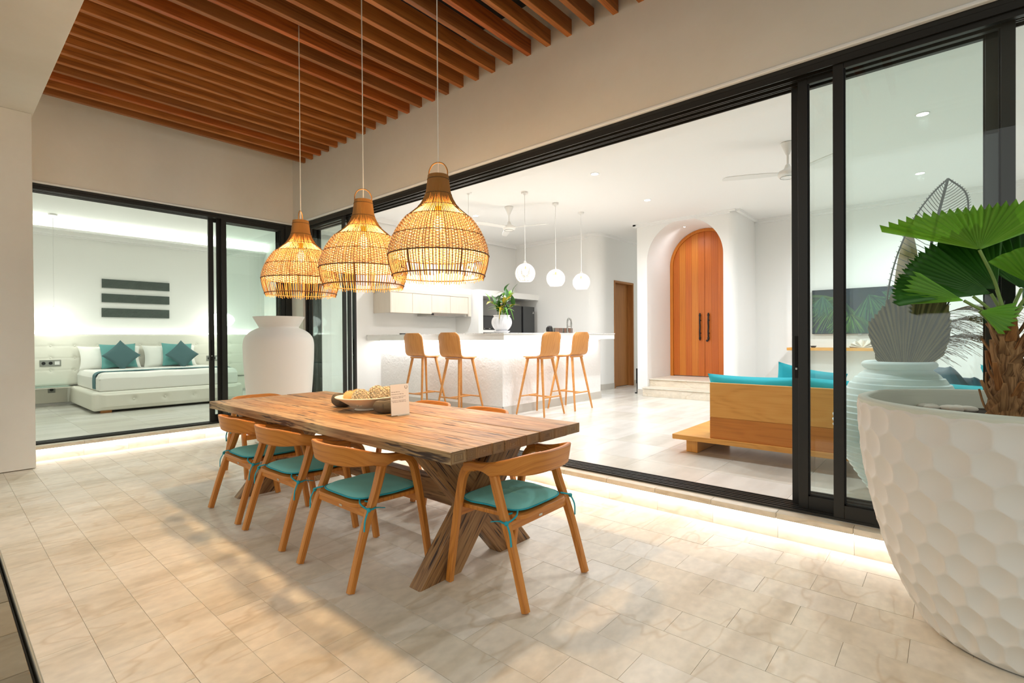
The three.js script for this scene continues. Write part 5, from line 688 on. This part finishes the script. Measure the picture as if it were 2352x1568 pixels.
// ================= PLANTER AND PALM =================
{
  const px = 3.0, pz = 0.236, pl = thing('honeycomb_planter', 'huge white planter with a carved honeycomb surface', 'planter', [px, 0, pz]);
  const prof = smooth([[0.3, 0.004], [0.33, 0.03], [0.395, 0.15], [0.452, 0.28], [0.497, 0.44], [0.536, 0.62], [0.564, 0.82], [0.572, 1.0]], 220), rP = y => { for (let i = 1; i < prof.length; i++) if (prof[i][1] >= y) return lerp(prof[i - 1][0], prof[i][0], (y - prof[i - 1][1]) / (prof[i][1] - prof[i - 1][1] || 1)); return 0.572; };
  const K = 30, rows = 9.5, hexd = (u, v) => { // pointy-top hexagons in (u: K around, v: rows up); returns 0 centre .. 1 edge
    let best = 9, second = 9; const r0 = Math.floor(v); for (let r = r0 - 1; r <= r0 + 2; r++) { const off = ((r % 2) + 2) % 2 ? 0.5 : 0, c0 = Math.round(u - off); for (let c = c0 - 1; c <= c0 + 1; c++) { const dx = (u - (c + off)), dy = (v - r) * 0.866 * 1.0, d = Math.hypot(dx, dy); if (d < best) { second = best; best = d; } else if (d < second) second = d; } } return [best, second - best]; };
  const NU = 528, NV = 230; part(pl, 'planter_wall', grid(NU, NV, (a, b) => { const y = 0.004 + b * 0.996, th = -a * Math.PI * 2, [d, e] = hexd(a * K, b * rows + 0.15), edge = sstep(0, 0.07, e), top = sstep(1, 0.985, b) * sstep(0, 0.02, b), dish = 0.022 * (d * d * 3.2 - 0.55), r = rP(y) + (dish * edge + 0.006 * (1 - edge)) * top; return [Math.cos(th) * r, y, Math.sin(th) * r, a * 3, y]; }, true), M.planter);
  part(pl, 'rim', lathe([[0.57, 0.985], [0.575, 1.0], [0.572, 1.01], [0.56, 1.016], [0.54, 1.016], [0.53, 1.008], [0.527, 0.98], [0.51, 0.8], [0.001, 0.8]], 96), std({ color: 0xcfd3c4, roughness: 0.8, bumpMap: T.rough, bumpScale: 0.002 }), 'pale mossy rim and inner wall'); part(pl, 'soil', cyl(0.52, 0.52, 0.02, 0, 0.915, 0, 48), M.soil);
  part(pl, 'base_ring', cyl(0.285, 0.285, 0.012, 0, 0.006, 0, 48), M.black);
  const R = rng(717); for (let i = 0; i < 60; i++) { const a = R() * 6.28, r = 0.16 + 0.34 * Math.sqrt(R()), x = Math.cos(a) * r, z = Math.sin(a) * r; if (!inView(px + x, 0.93, pz + z, 0) || x < -0.05 && R() < 0.6) continue; const g = new THREE.SphereGeometry(1, 12, 8).scale(0.03 + 0.025 * R(), 0.012 + 0.006 * R(), 0.022 + 0.02 * R()); const o = solo('white_pebble', g, M.pebble, 'flat white pebble on the soil inside the honeycomb planter', 'pebble', 'pebbles in the planter'); o.position.set(px + x, 0.935, pz + z); o.rotation.y = a * 3; }
  const p = thing('fan_palm', 'green fan palm with shaggy trunk growing in the honeycomb planter', 'palm', [3.04, 0.92, 0.19]);
  const tr = grid(36, 60, (a, b) => { const th = -a * Math.PI * 2, y = b * 0.45, r = lerp(0.066, 0.03, b) * (1 + 0.18 * Math.sin(th * 5 + b * 22) * Math.sin(b * 30 + th * 2) + 0.08 * Math.sin(th * 11 + b * 60)); return [Math.cos(th) * r + 0.01 * b, y, Math.sin(th) * r, y, a * 0.4]; }, true); part(p, 'trunk', tr, M.fiber);
  for (let i = 0; i < 34; i++) { const b = i / 34, a = i * 2.39996, r = lerp(0.064, 0.032, b), y = b * 0.4, L = 0.06 + 0.08 * R(), out = 0.015 + 0.05 * R() * (R() < 0.3 ? 1.6 : 0.6), c = [[Math.cos(a) * r * 0.8, y, Math.sin(a) * r * 0.8], [Math.cos(a) * (r + 0.012), y + L * 0.4, Math.sin(a) * (r + 0.012)], [Math.cos(a) * (r + out), y + L, Math.sin(a) * (r + out)]]; part(p, 'leaf_base', bar(curve(c, 6), q => lerp(0.04, 0.008 + 0.012 * R(), q), 0.007, V(-Math.sin(a), 0, Math.cos(a))), i % 3 ? M.fiber : M.fiberPale); }
  const O = [3.04, 0.92, 0.19], rel = q => [q[0] - O[0], q[1] - O[1], q[2] - O[2]];
  const frond = (hub, dir, nor, o, m, mid) => { const f = new THREE.Group(); f.name = 'frond'; p.add(f); const h = rel(hub), b = [0.01, 0.36, 0]; part(f, 'leaf_stalk', tube([b, mid ? rel(mid) : [lerp(b[0], h[0], 0.45), lerp(b[1], h[1], 0.6), lerp(b[2], h[2], 0.4)], h], 0.0068, 20, 6), M.stem); const g = orient(fanLeaf(o), h, dir, nor); part(f, 'fan_blade', g, m); return f; };
  const dn = (m) => { m.side = THREE.DoubleSide; return m; }; [M.leafA, M.leafB, M.leafC, M.dried, M.driedPale, M.leafY].forEach(dn);
  frond([3.0, 1.67, 0.1], [0.71, 0.7, 0], [-0.7, 0.71, 0], { r: 0.47, spread: 1.94, n: 24, pleat: 0.3, droop: 0.0, outline: an => 0.72 + 0.28 * Math.pow(Math.abs(an) / 0.97, 1.5), tooth: 0.05, seed: 3, cup: -0.02 }, M.leafA);
  frond([3.1, 1.5, 0.16], [0.35, 0.75, -0.62], [-0.85, 0.4, 0.1], { r: 0.36, spread: 1.5, n: 16, pleat: 0.3, droop: 0.08, tooth: 0.05, seed: 7 }, M.leafB);
  frond([3.06, 1.48, 0.14], [0.1, 0.42, -0.9], [-0.9, 0.35, 0.05], { r: 0.36, spread: 1.1, n: 13, pleat: 0.3, droop: 0.12, tooth: 0.1, seed: 9 }, M.leafB);
  frond([3.02, 1.47, 0.08], [-0.1, 0.3, -0.95], [-0.6, 0.75, 0.2], { r: 0.3, spread: 0.9, n: 10, pleat: 0.3, droop: 0.2, tooth: 0.12, seed: 11 }, M.leafB);
  frond([2.98, 1.45, 0.05], [-0.2, 0.28, -0.85], [-0.75, -0.2, 0.3], { r: 0.23, spread: 0.8, n: 8, pleat: 0.3, droop: 0.35, tooth: 0.14, seed: 13 }, M.leafC);
  frond([2.98, 1.5, 0.27], [-0.45, 0.55, 0.35], [-0.85, -0.2, 0.3], { r: 0.2, spread: 2.7, n: 18, pleat: 0.3, droop: 0.15, tooth: 0.08, seed: 15 }, M.leafC);
  frond([3.14, 1.5, 0.24], [0.5, 0.7, 0.5], [-0.85, 0.3, 0.1], { r: 0.42, spread: 2.6, n: 22, pleat: 0.3, droop: 0.1, tooth: 0.06, seed: 17 }, M.leafB);
  frond([3.12, 1.42, 0.24], [0.3, 0.25, 0.9], [-0.8, 0.6, 0.1], { r: 0.36, spread: 2.2, n: 18, pleat: 0.3, droop: 0.2, tooth: 0.06, seed: 19 }, M.leafB);
  frond([2.97, 1.4, 0.1], [-0.15, -0.2, 0.9], [-0.8, 0.3, 0.3], { r: 0.13, spread: 1.5, n: 8, pleat: 0.3, droop: 0.3, tooth: 0.2, seed: 21 }, M.leafC, [3.0, 1.36, 0.13]);
}
scene.traverse(o => { if (o.isMesh) { o.castShadow = true; o.receiveShadow = true; } });
renderer.render(scene, camera);
